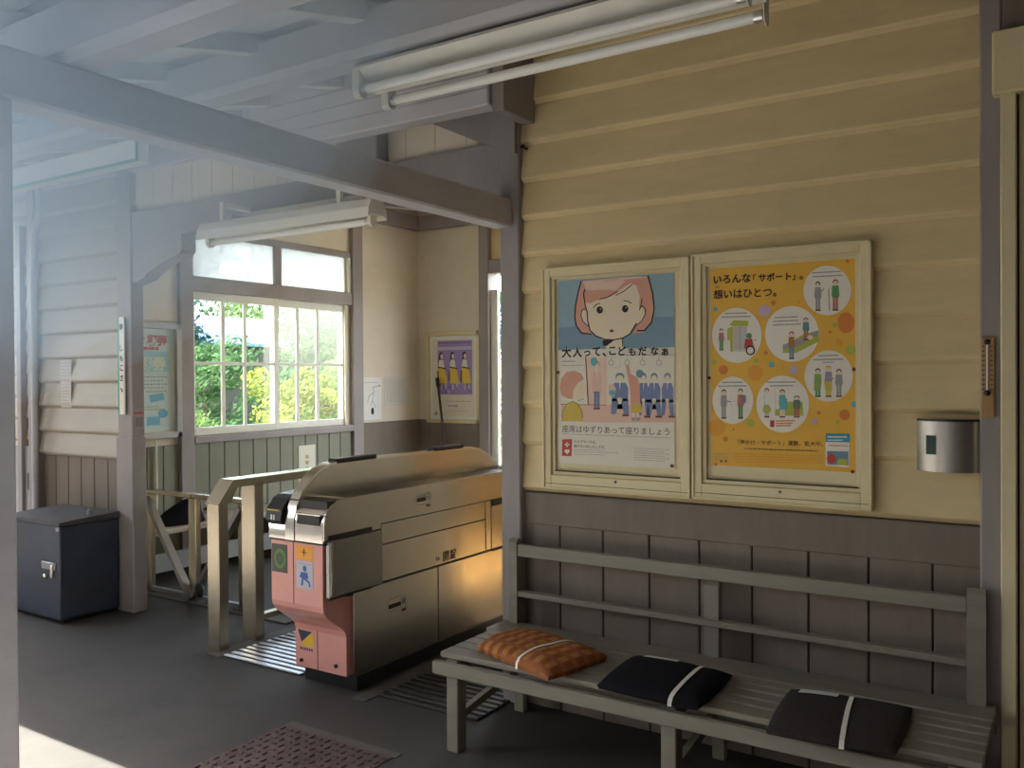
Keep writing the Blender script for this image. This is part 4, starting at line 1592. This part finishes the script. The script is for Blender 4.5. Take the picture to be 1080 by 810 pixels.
t = thing('fluorescent_lamp', 'single-tube fluorescent lamp with a white hood hanging at the passage lintel', 'lamp', (-3.4, 3.1, 2.3), 'fluorescent lamps')
mb = MB()
x0, x1 = -3.97, -2.74
yc = 3.085
mb.prism([(yc - 0.066, 2.188), (yc - 0.062, 2.235), (yc - 0.04, 2.275), (yc - 0.02, 2.285), (yc + 0.02, 2.285), (yc + 0.04, 2.275), (yc + 0.062, 2.235), (yc + 0.066, 2.188), (yc + 0.04, 2.205), (yc - 0.04, 2.205)], 'x', x0, x1, WHITEE)
mb.build('hood', t)
mb = MB()
mb.tube([(x0 + 0.06, yc, 2.176), (x1 - 0.06, yc, 2.176)], TUBE_R, TUBEM, 20)
tb = mb.build('tube', t)
for a, b in ((x0 + 0.045, x0 + 0.07), (x1 - 0.07, x1 - 0.045)):
    mb = MB()
    mb.tube([(a, yc, 2.176), (b, yc, 2.176)], TUBE_R + 0.0008, ALU, 20)
    mb.build('end_cap', tb)
for a in (x0 + 0.025, x1 - 0.045):
    mb = MB()
    mb.prism([(yc - 0.022, 2.225), (yc - 0.022, 2.168), (yc - 0.01, 2.154), (yc + 0.01, 2.154), (yc + 0.022, 2.168), (yc + 0.022, 2.225)], 'x', a, a + 0.02, WHITEE)
    mb.build('socket', t)
for x in (-3.83, -2.98):
    mb = MB()
    mb.box(x - 0.014, x + 0.014, yc - 0.012, 3.262, 2.36, 2.385, WHITEE, 0.002)
    mb.box(x - 0.0135, x + 0.0135, yc - 0.012, yc + 0.012, 2.28, 2.38, WHITEE, 0.002)
    mb.build('bracket', t)

# ------------------------------------------------------------------ station sign box, name plate, conduit, papers
t = thing('station_sign', 'white hanging sign box with a teal edge above the left wall', 'sign', (-5.2, 2.99, 2.73))
mb = MB()
mb.box(-5.95, -4.435, 2.985, 3.065, 2.685, 2.80, mat('sign white', (0.88, 0.88, 0.88), 0.4, var=0.01), 0.004)
mb.build('panel', t)
mb = MB()
mb.box(-5.955, -4.425, 2.978, 2.986, 2.668, 2.686, TEAL, 0.002)
mb.box(-4.440, -4.424, 2.978, 2.986, 2.668, 2.79, TEAL, 0.002)
mb.box(-5.955, -4.425, 2.986, 3.066, 2.672, 2.686, WHITEE)
mb.build('edge', t)
for x in (-5.7, -4.7):
    mb = MB()
    mb.box(x - 0.012, x + 0.012, 3.015, 3.04, 2.80, zr(3.02) + 0.02, STEELD)
    mb.build('hanger', t)

t = thing('name_plate', 'narrow upright white station name plate with a teal edge on the left post', 'sign', (-5.045, 3.235, 1.5))
mb = MB()
y_ = 3.232
mb.box(-5.005, -4.950, y_, 3.241, 1.228, 1.830, WHITEE, 0.001)
mb.box(-5.016, -5.002, y_ - 0.001, 3.241, 1.233, 1.827, TEAL)
pr = Print(mb, lambda a, z: (a, z), 'y', y_)
for ch, z0, w in (('間', 1.755, 0.036), ('し', 1.622, 0.032), ('も', 1.560, 0.034), ('こ', 1.500, 0.034), ('さ', 1.437, 0.034), ('わ', 1.362, 0.036)):
    pr.text(ch, -4.977 - w / 2, z0, -4.977 + w / 2, INK, 2, bold=0.04)
mb.build('plate', t)

t = thing('post_sticker', 'small faded red-lettered sticker on the boxed left post', 'sticker', (-4.83, 3.26, 1.2))
mb = MB()
mb.box(-4.9015, -4.898, 3.262, 3.330, 1.135, 1.265, ink('faded paper', (0.32, 0.26, 0.25)))
pr = Print(mb, lambda a, z: (a, z), 'x', -4.8985)
pr.dashes(3.268, 1.235, 3.324, 1.235, 0.012, RED, 1, 3, 3)
pr.rect(3.27, 1.15, 3.322, 1.21, ink('faded grey', (0.2, 0.17, 0.18)), 1)
mb.build('label_sheet', t)

t = thing('conduit_pipe', 'thin grey painted pipe with a bend running down the left wall corner', 'pipe', (-5.9, 3.22, 0))
mb = MB()
mb.tube([(-5.85, 3.20, 2.74), (-5.85, 3.205, 2.60), (-5.862, 3.205, 2.53), (-5.915, 3.205, 2.42), (-5.925, 3.205, 2.34), (-5.928, 3.205, 1.2), (-5.93, 3.205, 0.0)], 0.021, TAUPEB, 12)
mb.build('pipe', t)

for i, (x0, x1, z0, z1, lab) in enumerate(((-5.705, -5.575, 1.415, 1.575, 'small pale notice sheet on the left siding, the upper of two'), (-5.70, -5.58, 1.262, 1.412, 'small pale notice sheet on the left siding, the lower of two'))):
    mb = MB()
    mb.box(x0, x1, 3.258, 3.262, z0, z1, ink('old paper', (0.50, 0.46, 0.42)))
    pr = Print(mb, lambda a, z: (a, z), 'y', 3.258)
    for k in range(6):
        pr.dashes(x0 + 0.012, z1 - 0.02 - k * 0.021, x1 - 0.015, z1 - 0.02 - k * 0.021, 0.006, GREY, 1, 8, 70 + i * 9 + k)
    tag(mb.build('notice_sheet'), lab, 'notice', 'notice sheets on the left wall')

# dark cabinet at the left wall
t = thing('steel_cabinet', 'low dark navy steel cabinet with a broken latch against the left wall', 'cabinet', (-5.25, 3.0, 0))
mb = MB()
mb.box(-5.62, -5.03, 2.86, 3.24, 0.02, 0.585, NAVY, 0.012, 2)
mb.box(-5.60, -5.05, 2.89, 3.22, 0.0, 0.03, BLACKM)
mb.build('body', t)
mb = MB()
mb.prism([(2.845, 0.585), (2.845, 0.603), (2.95, 0.612), (3.23, 0.625), (3.23, 0.585)], 'x', -5.635, -5.015, mat('worn grey lid', (0.06, 0.058, 0.062), 0.6, var=0.3), )
mb.build('lid', t)
mb = MB()
mb.box(-5.225, -5.075, 2.853, 2.862, 0.315, 0.36, STEELD, 0.004)
mb.box(-5.12, -5.095, 2.846, 2.862, 0.27, 0.345, STEELB, 0.003)
mb.ball((-5.19, 2.853, 0.27), 0.016, STEELB, 10, (1.2, 0.5, 1))
mb.build('latch', t)
mb = MB()
mb.box(-5.07, -5.035, 2.855, 2.865, 0.55, 0.575, STEELD, 0.002)
mb.build('catch', t)
mb = MB()
mb.tube([(-5.09, 3.08, 0.617), (-5.09, 3.08, 0.64), (-5.088, 3.08, 0.652)], [0.014, 0.016, 0.006], mat('pale knob', (0.3, 0.28, 0.27), 0.4), 10)
tag(mb.build('jar_lid'), 'tiny pale stopper lying on the dark cabinet', 'stopper')

# ------------------------------------------------------------------ passage fittings
t = thing('passage_bench', 'plain pale board bench along the wall under the window', 'bench', (-5.6, 5.0, 0))
mb = MB()
mb.box(-5.75, -5.40, 3.62, 6.10, 0.345, 0.384, mat('worn bench board', (0.36, 0.31, 0.25), 0.5, var=0.15, stretch=(3, 0.3, 3), scale=6), 0.004)
mb.build('seat', t)
mb = MB()
mb.box(-5.43, -5.405, 3.62, 6.10, 0.085, 0.215, mat('grey kick board', (0.22, 0.22, 0.22), 0.5, var=0.12), 0.003)
mb.build('low_board', t)
for y in (3.70, 4.85, 5.98):
    mb = MB()
    mb.box(-5.74, -5.435, y, y + 0.06, 0.0, 0.345, WAINS, 0.003)
    mb.build('leg', t)

t = thing('black_bag', 'slumped black bag on the passage bench behind the folding barrier', 'bag', (-5.55, 4.1, 0.384))
mb = MB()
k = mb.mi(CLOTHK)
n, m_ = 24, 12
rows = []
for j in range(m_ + 1):
    f = j / m_
    row = []
    for i in range(n):
        a = 2 * PI * i / n
        w = (1 - 0.75 * f) * (1 + 0.08 * math.sin(3 * a + 4 * f) + 0.05 * math.sin(7 * a))
        if j == m_:
            w *= 0.25
        row.append(mb.bm.verts.new((-5.56 + 0.13 * w * math.cos(a), 4.05 + 0.12 * f + 0.21 * w * math.sin(a), 0.386 + 0.17 * f ** 0.8)))
    rows.append(row)
for a, b in zip(rows, rows[1:]):
    for i in range(n):
        fc = mb.bm.faces.new([a[i], a[(i + 1) % n], b[(i + 1) % n], b[i]])
        fc.material_index = k
        fc.smooth = True
mb.bm.faces.new(rows[0][::-1]).material_index = k
mb.bm.faces.new(rows[-1]).material_index = k
mb.build('sack', t)
mb = MB()
mb.tube([(-5.46, 4.20, 0.47), (-5.42, 4.24, 0.50), (-5.41, 4.29, 0.46), (-5.43, 4.32, 0.40)], 0.012, CLOTHC, 8)
mb.build('strap', t)

# notice case and its poster on the near end of the window wall
XC = XW + 0.02
t = thing('notice_case', 'grey glazed notice case on the wall between the left post and the window', 'notice case', (XC, 3.9, 1.0))
mb = MB()
mb.box(XW, XC, 3.52, 4.225, 1.03, 1.845, PAPER)
mb.build('back_panel', t)
mb = MB()
for a, b, c, d in ((3.50, 4.235, 1.0, 1.045), (3.50, 4.235, 1.82, 1.865), (3.50, 3.545, 1.0, 1.865), (4.19, 4.235, 1.0, 1.865)):
    mb.box(XW, XC + 0.035, a, b, c, d, mat('grey frame', (0.42, 0.41, 0.40), 0.4), 0.003)
mb.build('frame', t)
mb = MB()
mb.box(XC + 0.022, XC + 0.024, 3.545, 4.19, 1.045, 1.82, GLASS)
mb.build('glass', t)
mb = MB()
mb.tube([(XC + 0.01, 4.02, 1.0), (XC + 0.012, 4.02, 0.7), (XC + 0.01, 4.02, 0.40)], 0.008, WHITEE, 8)
mb.build('cable', t)
mb = MB()
mb.box(XW, XW + 0.012, 3.42, 4.23, 1.88, 2.3, PLASTER, 0.003)
mb.build('upper_panel', ww)

t = thing('ticket_poster', 'pale blue and white commuter ticket poster in the grey notice case', 'poster', (XC, 3.85, 1.1))
mb = MB()
mb.box(XC, XC + 0.002, 3.58, 4.15, 1.085, 1.80, ink('bluish white', (0.62, 0.66, 0.68)))
pr = Print(mb, lambda a, z: (a, z), 'x', XC + 0.0015)
LB = ink('ticket blue', (0.16, 0.42, 0.58))
pr.dashes(4.02, 1.765, 4.13, 1.765, 0.010, RED, 1, 4, 4)
pr.text('ご定期券', 3.80, 1.700, 4.13, RED, 1, bold=0.05)
pr.dashes(3.80, 1.672, 4.05, 1.672, 0.024, RED, 1, 7, 7)
pr.rect(3.60, 1.605, 4.14, 1.650, ink('pale ticket blue', (0.36, 0.58, 0.68)), 1)
pr.rect(3.60, 1.500, 4.14, 1.600, ink('pale ticket blue', (0.36, 0.58, 0.68)), 1)
pr.text('定期券', 3.78, 1.517, 4.12, WHT, 2, bold=0.04)
for k in range(5):
    pr.dashes(3.62, 1.46 - 0.027 * k, 4.12 - 0.02 * (k % 2), 1.46 - 0.027 * k, 0.008, GREY, 1, 14, 80 + k)
pr.poly([(3.98, 1.27), (4.10, 1.29), (4.09, 1.34), (3.97, 1.325)], LB, 1)
pr.rect(3.62, 1.235, 4.05, 1.242, ink('wave teal', (0.25, 0.50, 0.50)), 1)
pr.rect(3.62, 1.215, 4.10, 1.222, MUST, 1)
pr.ell(4.085, 1.185, 0.042, 0.034, LB, 1)
pr.rect(3.95, 1.10, 4.06, 1.165, LB, 1)
pr.dashes(3.65, 1.14, 3.92, 1.14, 0.012, GREY, 1, 7, 90)
mb.build('printed_sheet', t)

mb = MB()
mb.box(XW + 0.014, XW + 0.020, 5.445, 5.648, 0.52, 0.845, ink('plaque cream', (0.66, 0.65, 0.52)), 0.001)
pr = Print(mb, lambda a, z: (a, z), 'x', XW + 0.020)
for k in range(4):
    pr.rect(5.525, 0.725 - 0.05 * k, 5.565, 0.757 - 0.05 * k, ink('faded red', (0.45, 0.25, 0.18)), 1)
tag(mb.build('wall_plaque'), 'small cream plaque with faded red characters on the boards below the window', 'plaque')

# two sheets pinned right of the window
t = thing('plant_drawing', 'pale sheet with an ink drawing of a hanging plant beside the window post', 'notice', (XW, 6.42, 1.2))
mb = MB()
mb.box(XW, XW + 0.003, 6.278, 6.562, 1.03, 1.445, PAPER)
pr = Print(mb, lambda a, z: (a, z), 'x', XW + 0.003)
pr.dashes(6.30, 1.395, 6.52, 1.395, 0.010, GREYL, 1, 6, 4)
pr.line([(6.36, 1.20), (6.38, 1.26), (6.45, 1.30), (6.44, 1.35), (6.50, 1.36)], 0.007, GREY, 1)
pr.line([(6.45, 1.30), (6.43, 1.22), (6.40, 1.16)], 0.006, GREY, 1)
pr.line([(6.43, 1.22), (6.47, 1.15)], 0.006, GREY, 1)
pr.ell(6.43, 1.115, 0.022, 0.035, INK, 1)
pr.ell(6.53, 1.362, 0.02, 0.008, GREY, 1)
mb.build('sheet', t)
mb = MB()
mb.box(XW, XW + 0.003, 6.604, 7.0, 1.165, 1.45, ink('map paper', (0.55, 0.52, 0.44)))
pr = Print(mb, lambda a, z: (a, z), 'x', XW + 0.003)
pr.line([(6.68, 1.22), (6.70, 1.30), (6.78, 1.36), (6.88, 1.37), (6.93, 1.28)], 0.004, GREYL, 1)
pr.ell(6.70, 1.215, 0.018, 0.012, GREYL, 1)
pr.line([(6.62, 1.18), (6.98, 1.18), (6.98, 1.435), (6.62, 1.435), (6.62, 1.18)], 0.004, PAPER, 1)
tag(mb.build('map_sheet'), 'faint outlined map sheet pinned nearest the back corner', 'notice')

# purple poster in a white frame on the back wall
YBF = YB - 0.004
t = thing('poster_case', 'white poster case on the back wall beside the far doorway', 'poster case', (-5.33, YB, 1.0))
mb = MB()
mb.box(-5.665, -5.015, YB - 0.012, YB, 0.985, 1.895, PAPER)
mb.build('back_panel', t)
mb = MB()
for a, b, c, d in ((-5.675, -5.005, 0.975, 1.015), (-5.675, -5.005, 1.865, 1.905), (-5.675, -5.64, 0.975, 1.905), (-5.04, -5.005, 0.975, 1.905)):
    mb.box(a, b, YB - 0.035, YB, c, d, CREAMF, 0.003)
mb.build('frame', t)
t = thing('walking_women_poster', 'purple poster of three walking women in yellow skirts in the white frame', 'poster', (-5.33, YB - 0.013, 1.2))
mb = MB()
LV = ink('lavender', (0.30, 0.22, 0.50))
mb.box(-5.60, -5.08, YB - 0.0145, YB - 0.012, 1.04, 1.83, PAPERW)
mb.box(-5.535, -5.10, YB - 0.0150, YB - 0.0135, 1.265, 1.815, LV)
pr = Print(mb, lambda a, z: (a, z), 'y', YB - 0.0148, 0.0006)
pr.dashes(-5.53, 1.735, -5.11, 1.735, 0.035, ink('pale violet', (0.52, 0.46, 0.60)), 1, 11, 5)
pr.rect(-5.53, 1.785, -5.11, 1.798, ink('violet', (0.18, 0.12, 0.30)), 1)
for k in range(26):
    r = random.Random(k)
    a, z = r.uniform(-5.53, -5.12), r.uniform(1.27, 1.42)
    pr.ell(a, z, 0.012, 0.016, ink('pale violet', (0.52, 0.46, 0.60)) if k % 2 else ink('violet', (0.18, 0.12, 0.30)), 1, 8)
for cx in (-5.49, -5.345, -5.195):
    pr.ell(cx, 1.665, 0.026, 0.036, INK, 2, 14)
    pr.ell(cx + 0.008, 1.655, 0.018, 0.026, SKIN, 3, 14)
    pr.line([(cx - 0.012, 1.65), (cx - 0.028, 1.60)], 0.02, INK, 2)
    pr.poly([(cx - 0.025, 1.62), (cx + 0.03, 1.615), (cx + 0.042, 1.54), (cx - 0.035, 1.54)], WHT, 3)
    pr.poly([(cx - 0.035, 1.545), (cx + 0.05, 1.535), (cx + 0.085, 1.385), (cx - 0.03, 1.375)], ink('skirt yellow', (0.70, 0.48, 0.06)), 3)
    pr.line([(cx - 0.035, 1.545), (cx + 0.06, 1.53)], 0.012, INK, 4)
    pr.line([(cx - 0.04, 1.50), (cx - 0.04, 1.41)], 0.022, BRN, 3)
    pr.line([(cx + 0.01, 1.38), (cx + 0.005, 1.32)], 0.012, SKIN, 2)
    pr.line([(cx + 0.05, 1.38), (cx + 0.06, 1.33)], 0.012, SKIN, 2)
pr.rect(-5.44, 1.195, -5.12, 1.200, GREY, 1)
pr.dashes(-5.40, 1.15, -5.28, 1.15, 0.016, LV, 1, 3, 8)
pr.dashes(-5.42, 1.10, -5.16, 1.10, 0.008, GREYL, 1, 9, 9)
pr.poly([(-5.59, 1.05), (-5.56, 1.10), (-5.53, 1.06)], GREY, 1)
mb.build('printed_sheet', t)

# broom standing in the back corner
t = thing('broom', 'dark long-handled broom leaning against the back wall below the purple poster', 'broom', (-5.2, 6.95, 0))
mb = MB()
p0, p1 = Vector((-5.155, 6.86, 0.17)), Vector((-5.50, 7.08, 1.42))
mb.tube([p0, p0.lerp(p1, .5), p1], 0.013, DARKW, 10)
mb.tube([p1 - (p1 - p0) * 0.06, p1 + (p1 - p0) * 0.01], 0.02, BLACKP, 10)
mb.build('handle', t)
mb = MB()
mb.prism([(-5.18, 0.20), (-5.13, 0.20), (-5.05, 0.0), (-5.27, 0.0)], 'y', 6.83, 6.89, mat('straw bristle', (0.25, 0.16, 0.07), 0.9, var=0.3, scale=40, stretch=(4, 4, 0.3)))
mb.build('bristles', t)

# ------------------------------------------------------------------ wall ashtray, thermometer, hook
t = thing('wall_ashtray', 'curved stainless wall box with a dark opening beside the right post', 'wall box', (-0.365, 3.26, 1.2))
mb = MB()
xa, xb = -0.462, -0.272
n = 18
prof = [(xa + (xb - xa) * i / n, YF - 0.008 - 0.062 * math.sin(PI * (0.06 + 0.88 * i / n)) ** 0.8) for i in range(n + 1)]
prof = [(xa, YF + 0.002)] + prof + [(xb, YF + 0.002)]
mb.prism(prof, 'z', 1.122, 1.293, STEEL, True)
mb.build('body', t)
mb = MB()
prof2 = [(p[0], p[1] - 0.003) for p in prof]
mb.prism(prof2, 'z', 1.290, 1.297, BLACKP)
mb.build('rim', t)
i0 = 3
mb = MB()
pf = [prof[1 + i0], prof[1 + i0 + 3]]
mb.prism([(pf[0][0], pf[0][1] - 0.002), (pf[1][0], pf[1][1] - 0.002), (pf[1][0], pf[1][1] + 0.02), (pf[0][0], pf[0][1] + 0.02)], 'z', 1.180, 1.243, mat('dark green window', (0.02, 0.05, 0.045), 0.2))
mb.build('opening', t)

t = thing('thermometer', 'wooden wall thermometer with tick marks and dark knobs on the right post', 'thermometer', (-0.25, 3.22, 1.45))
mb = MB()
ty = 3.222
mb.box(-0.268, -0.228, ty - 0.010, ty + 0.004, 1.305, 1.565, WOODY, 0.003)
mb.build('plate', t)
mb = MB()
pr = Print(mb, lambda a, z: (a, z), 'y', ty - 0.010)
for k in range(10):
    z = 1.535 - k * 0.0155
    pr.rect(-0.264, z, -0.256, z + 0.003, INK, 1)
    pr.rect(-0.241, z, -0.233, z + 0.003, INK, 1)
mb.build('tick_marks', t)
mb = MB()
mb.tube([(-0.249, ty - 0.014, 1.385), (-0.249, ty - 0.014, 1.545)], 0.003, TUBEM, 8)
mb.build('tube', t)
for z in (1.550, 1.385):
    mb = MB()
    mb.ball((-0.249, ty - 0.013, z), 0.010, BLACKP, 10)
    mb.build('knob', t)

mb = MB()
mb.tube([(-2.034, 3.27, 2.447), (-2.034, 3.24, 2.447), (-2.034, 3.232, 2.452)], [0.006, 0.006, 0.011], BLACKP, 10)
tag(mb.build('wall_hook'), 'small black hook near the top left of the cream siding', 'hook')

# ------------------------------------------------------------------ floor gratings and stud mat


def grating(x0, x1, y0, y1, label, m):
    t_ = thing('floor_grating', label, 'grating', ((x0 + x1) / 2, (y0 + y1) / 2, 0), 'floor gratings beside the gate')
    mb_ = MB()
    mb_.box(x0, x1, y0, y1, 0.0, 0.003, BLACKM)
    mb_.build('pit', t_)
    mb_ = MB()
    y = y0
    while y < y1 - 0.02:
        mb_.box(x0, x1, y, y + 0.028, 0.002, 0.012, m, 0.003)
        y += 0.047
    mb_.build('bars', t_)


grating(-3.735, -3.17, 2.985, 3.66, 'shiny steel floor grating between the handrail and the gate', mat('shiny grating', (0.42, 0.44, 0.46), 0.30, 0.95, var=0.1))
grating(-2.665, -2.12, 2.985, 3.66, 'dark steel floor grating between the gate and the bench', mat('dark grating', (0.085, 0.08, 0.082), 0.45, 0.9, var=0.1))
mb = MB()
MATC = mat('worn red brown rubber', (0.065, 0.042, 0.036), 0.7, var=0.25, scale=5)
mb.box(-2.775, -2.19, 1.93, 2.525, 0.0, 0.004, MATC)
for i in range(14):
    for j in range(14):
        x = -2.755 + i * 0.042
        y = 1.95 + j * 0.042
        if (i + j) % 2 == 0:
            mb.box(x - 0.014, x + 0.014, y - 0.006, y + 0.006, 0.003, 0.009, MATC, 0.002)
        else:
            mb.box(x - 0.006, x + 0.006, y - 0.014, y + 0.014, 0.003, 0.009, MATC, 0.002)
tag(mb.build('studded_mat'), 'reddish brown studded mat let into the floor in front of the gate', 'mat')

# unseen pendant lamp added behind the partition for the warm glow on the gate
t = thing('gate_glow_lamp', 'unseen pendant lamp added in the office to throw a warm glow on the gate', 'lamp', (-1.72, 4.95, 1.75))
mb = MB()
mb.tube([(-1.72, 4.95, 3.2), (-1.72, 4.95, 2.0)], 0.006, BLACKP, 8)
mb.build('cord', t)
mb = MB()
mb.tube([(-1.72, 4.95, 2.07), (-1.72, 4.95, 2.05), (-1.72, 4.95, 1.95), (-1.72, 4.95, 1.72)], [0.02, 0.06, 0.12, 0.20], WHITEE, 24, False)
mb.build('shade', t)
ld = bpy.data.lights.new('gate glow', 'POINT')
ld.energy = 130
ld.color = (1.0, 0.80, 0.52)
ld.shadow_soft_size = 0.05
lo = bpy.data.objects.new('glow_light', ld)
COL.objects.link(lo)
lo.parent = t
lo.location = (0, 0, 0.22)

# ------------------------------------------------------------------ outside the window and the far door
LEAFS = {
    'yellow': leafmat('sunlit yellow leaves', (0.20, 0.23, 0.055)),  # sunlight on the leaves put into their colour
    'bright': leafmat('bright leaves', (0.10, 0.16, 0.055)),
    'mid': leafmat('mid green leaves', (0.06, 0.12, 0.05)),
    'teal': leafmat('shaded teal leaves', (0.028, 0.075, 0.065), trans=0.3),  # shade on the leaves put into their colour
}


def plant(name, label, cat, x, y, z0, h, rad, m, n, leaf, seed, group, trunk=0.25):
    r = random.Random(seed)
    t_ = thing(name, label, cat, (x, y, z0), group)
    mb_ = MB()
    k = mb_.mi(m)
    blobs = [(r.gauss(0, rad * 0.42), r.gauss(0, rad * 0.42), r.uniform(trunk, 0.95) * h, r.uniform(0.28, 0.5) * rad) for _ in range(16)]
    for _ in range(n):
        bx_, by_, bz_, br_ = r.choice(blobs)
        d = Vector((r.gauss(0, 1), r.gauss(0, 1), r.gauss(0, 1))).normalized() * br_ * r.uniform(0.55, 1.0)
        p = Vector((x + bx_, y + by_, z0 + bz_)) + d
        p.z = max(p.z, z0 + 0.03)
        a = (d.normalized() + Vector((r.gauss(0, .6), r.gauss(0, .6), r.gauss(0, .6)))).orthogonal().normalized()
        b = a.cross(Vector((r.gauss(0, 1), r.gauss(0, 1), r.gauss(0, 1)))).normalized()
        l = leaf * r.uniform(0.6, 1.3)
        f = mb_.bm.faces.new([mb_.bm.verts.new(p - a * l), mb_.bm.verts.new(p + b * l * 0.45), mb_.bm.verts.new(p + a * l), mb_.bm.verts.new(p - b * l * 0.45)])
        f.material_index = k
    mb_.build('foliage', t_, normals=False)
    mb_ = MB()
    for bx_, by_, bz_, br_ in blobs[:7]:
        mb_.tube([(x, y, z0 - 0.05), (x + bx_ * .3, y + by_ * .3, z0 + bz_ * .5), (x + bx_, y + by_, z0 + bz_)], [0.03 * h ** .5, 0.02 * h ** .5, 0.008], BARK, 6)
    mb_.build('stems', t_)
    return t_


G1, G2 = 'shrubs outside the window', 'trees behind the shrubs'
plant('shrub', 'shrub with sunlit yellow put into its leaves, low outside the middle of the window', 'shrub', -7.9, 7.25, -0.14, 1.7, 0.55, LEAFS['yellow'], 5000, 0.03, 1, G1, 0.15)
plant('shrub', 'bright green shrub outside the left panes of the window', 'shrub', -8.0, 5.95, -0.14, 1.35, 0.6, LEAFS['bright'], 6000, 0.032, 2, G1, 0.15)
plant('shrub', 'mid green shrub outside the right panes of the window', 'shrub', -8.3, 8.5, -0.14, 1.75, 0.7, LEAFS['bright'], 6500, 0.034, 3, G1, 0.1)
plant('shrub', 'tall mid green shrub behind the right half of the window', 'shrub', -10.4, 10.2, -0.14, 2.9, 1.1, LEAFS['mid'], 9000, 0.042, 4, G1, 0.1)
plant('shrub', 'green shrub in front of the pale roofed shed', 'shrub', -10.0, 7.9, -0.14, 1.95, 0.9, LEAFS['mid'], 8000, 0.042, 5, G1, 0.1)
plant('tree', 'dark blue-green tree at the upper left of the window view', 'tree', -12.2, 8.2, -0.14, 4.4, 1.2, LEAFS['teal'], 9000, 0.055, 6, G2, 0.25)
plant('tree', 'broad bright tree at the upper right of the window view', 'tree', -14.4, 14.4, -0.14, 4.6, 1.8, LEAFS['bright'], 11000, 0.06, 7, G2, 0.12)
plant('tree', 'mid green tree far behind the shed', 'tree', -18.6, 15.2, -0.14, 6.5, 2.6, LEAFS['mid'], 12000, 0.085, 8, G2, 0.08)
plant('tree', 'dark tree standing farthest left behind the shed', 'tree', -19.5, 10.8, -0.14, 6.0, 2.4, LEAFS['teal'], 11000, 0.085, 9, G2, 0.08)
plant('tree', 'mid green tree at the far right of the window view', 'tree', -13.5, 18.0, -0.14, 5.5, 2.0, LEAFS['mid'], 10000, 0.075, 10, G2, 0.08)
plant('tree', 'tall dark tree rising behind all the others at the right', 'tree', -20.5, 21.0, -0.14, 8.5, 3.2, LEAFS['teal'], 12000, 0.11, 13, G2, 0.06)
plant('shrub', 'yellow green shrub outside the far doorway', 'shrub', -6.6, 9.9, -0.14, 1.7, 0.7, LEAFS['yellow'], 5000, 0.035, 11, 'plants outside the far doorway', 0.1)
plant('tree', 'dark tree behind the shrub outside the far doorway', 'tree', -7.6, 12.4, -0.14, 3.6, 1.3, LEAFS['teal'], 9000, 0.05, 12, 'plants outside the far doorway', 0.12)

t = thing('shed', 'small shed with a pale blue metal roof among the trees', 'shed', (-12.6, 10.0, -0.14))
mb = MB()
mb.box(-13.4, -12.0, 9.3, 10.9, -0.14, 2.0, mat('shed boards', (0.07, 0.065, 0.06), 0.8, stretch=(4, 4, 0.5)))
mb.build('wall', t)
mb = MB()
mb.prism([(-11.8, 1.98), (-12.7, 2.48), (-13.6, 1.98), (-13.6, 2.03), (-12.7, 2.53), (-11.8, 2.03)], 'y', 9.1, 11.1, mat('pale blue roof', (0.16, 0.25, 0.30), 0.4, var=0.05))
mb.build('roof', t)

# ------------------------------------------------------------------ scattering volume added to stand in for bluish lens glare at the upper left
hz = bpy.data.materials.new('porch haze')
hz.use_nodes = True
hn, hl = hz.node_tree.nodes, hz.node_tree.links
hn.remove(hn['Principled BSDF'])
vs_ = hn.new('ShaderNodeVolumeScatter')
GLARE, GLARE_D = (0.62, 0.81, 1.0, 1), 0.235
vs_.inputs['Color'].default_value = GLARE
vs_.inputs['Density'].default_value = GLARE_D
vs_.inputs['Anisotropy'].default_value = 0.0
va_ = hn.new('ShaderNodeVolumeAbsorption')
va_.inputs['Color'].default_value = GLARE
va_.inputs['Density'].default_value = GLARE_D
ad_ = hn.new('ShaderNodeAddShader')
hl.new(vs_.outputs[0], ad_.inputs[0])
hl.new(va_.outputs[0], ad_.inputs[1])
hl.new(ad_.outputs[0], hn['Material Output'].inputs['Volume'])
def glare_cloud(centre, radii):
    mb = MB()
    mb.mi(hz)
    bmesh.ops.create_uvsphere(mb.bm, u_segments=32, v_segments=20, radius=1.0, matrix=Matrix.Translation(centre) @ Matrix.Diagonal((*radii, 1)))
    for v in mb.bm.verts:
        v.co.z = min(v.co.z, zr(v.co.y) + 0.058)
    o = mb.build('glare')
    o['kind'] = 'stuff'
    tag(o, 'thin bluish volume added for lens glare under the left side of the porch roof', 'glare', 'haze under the porch')


glare_cloud((-2.75, 0.95, 2.40), (1.85, 0.98, 1.0))
glare_cloud((-2.9, 1.0, 2.42), (2.0, 1.2, 1.1))
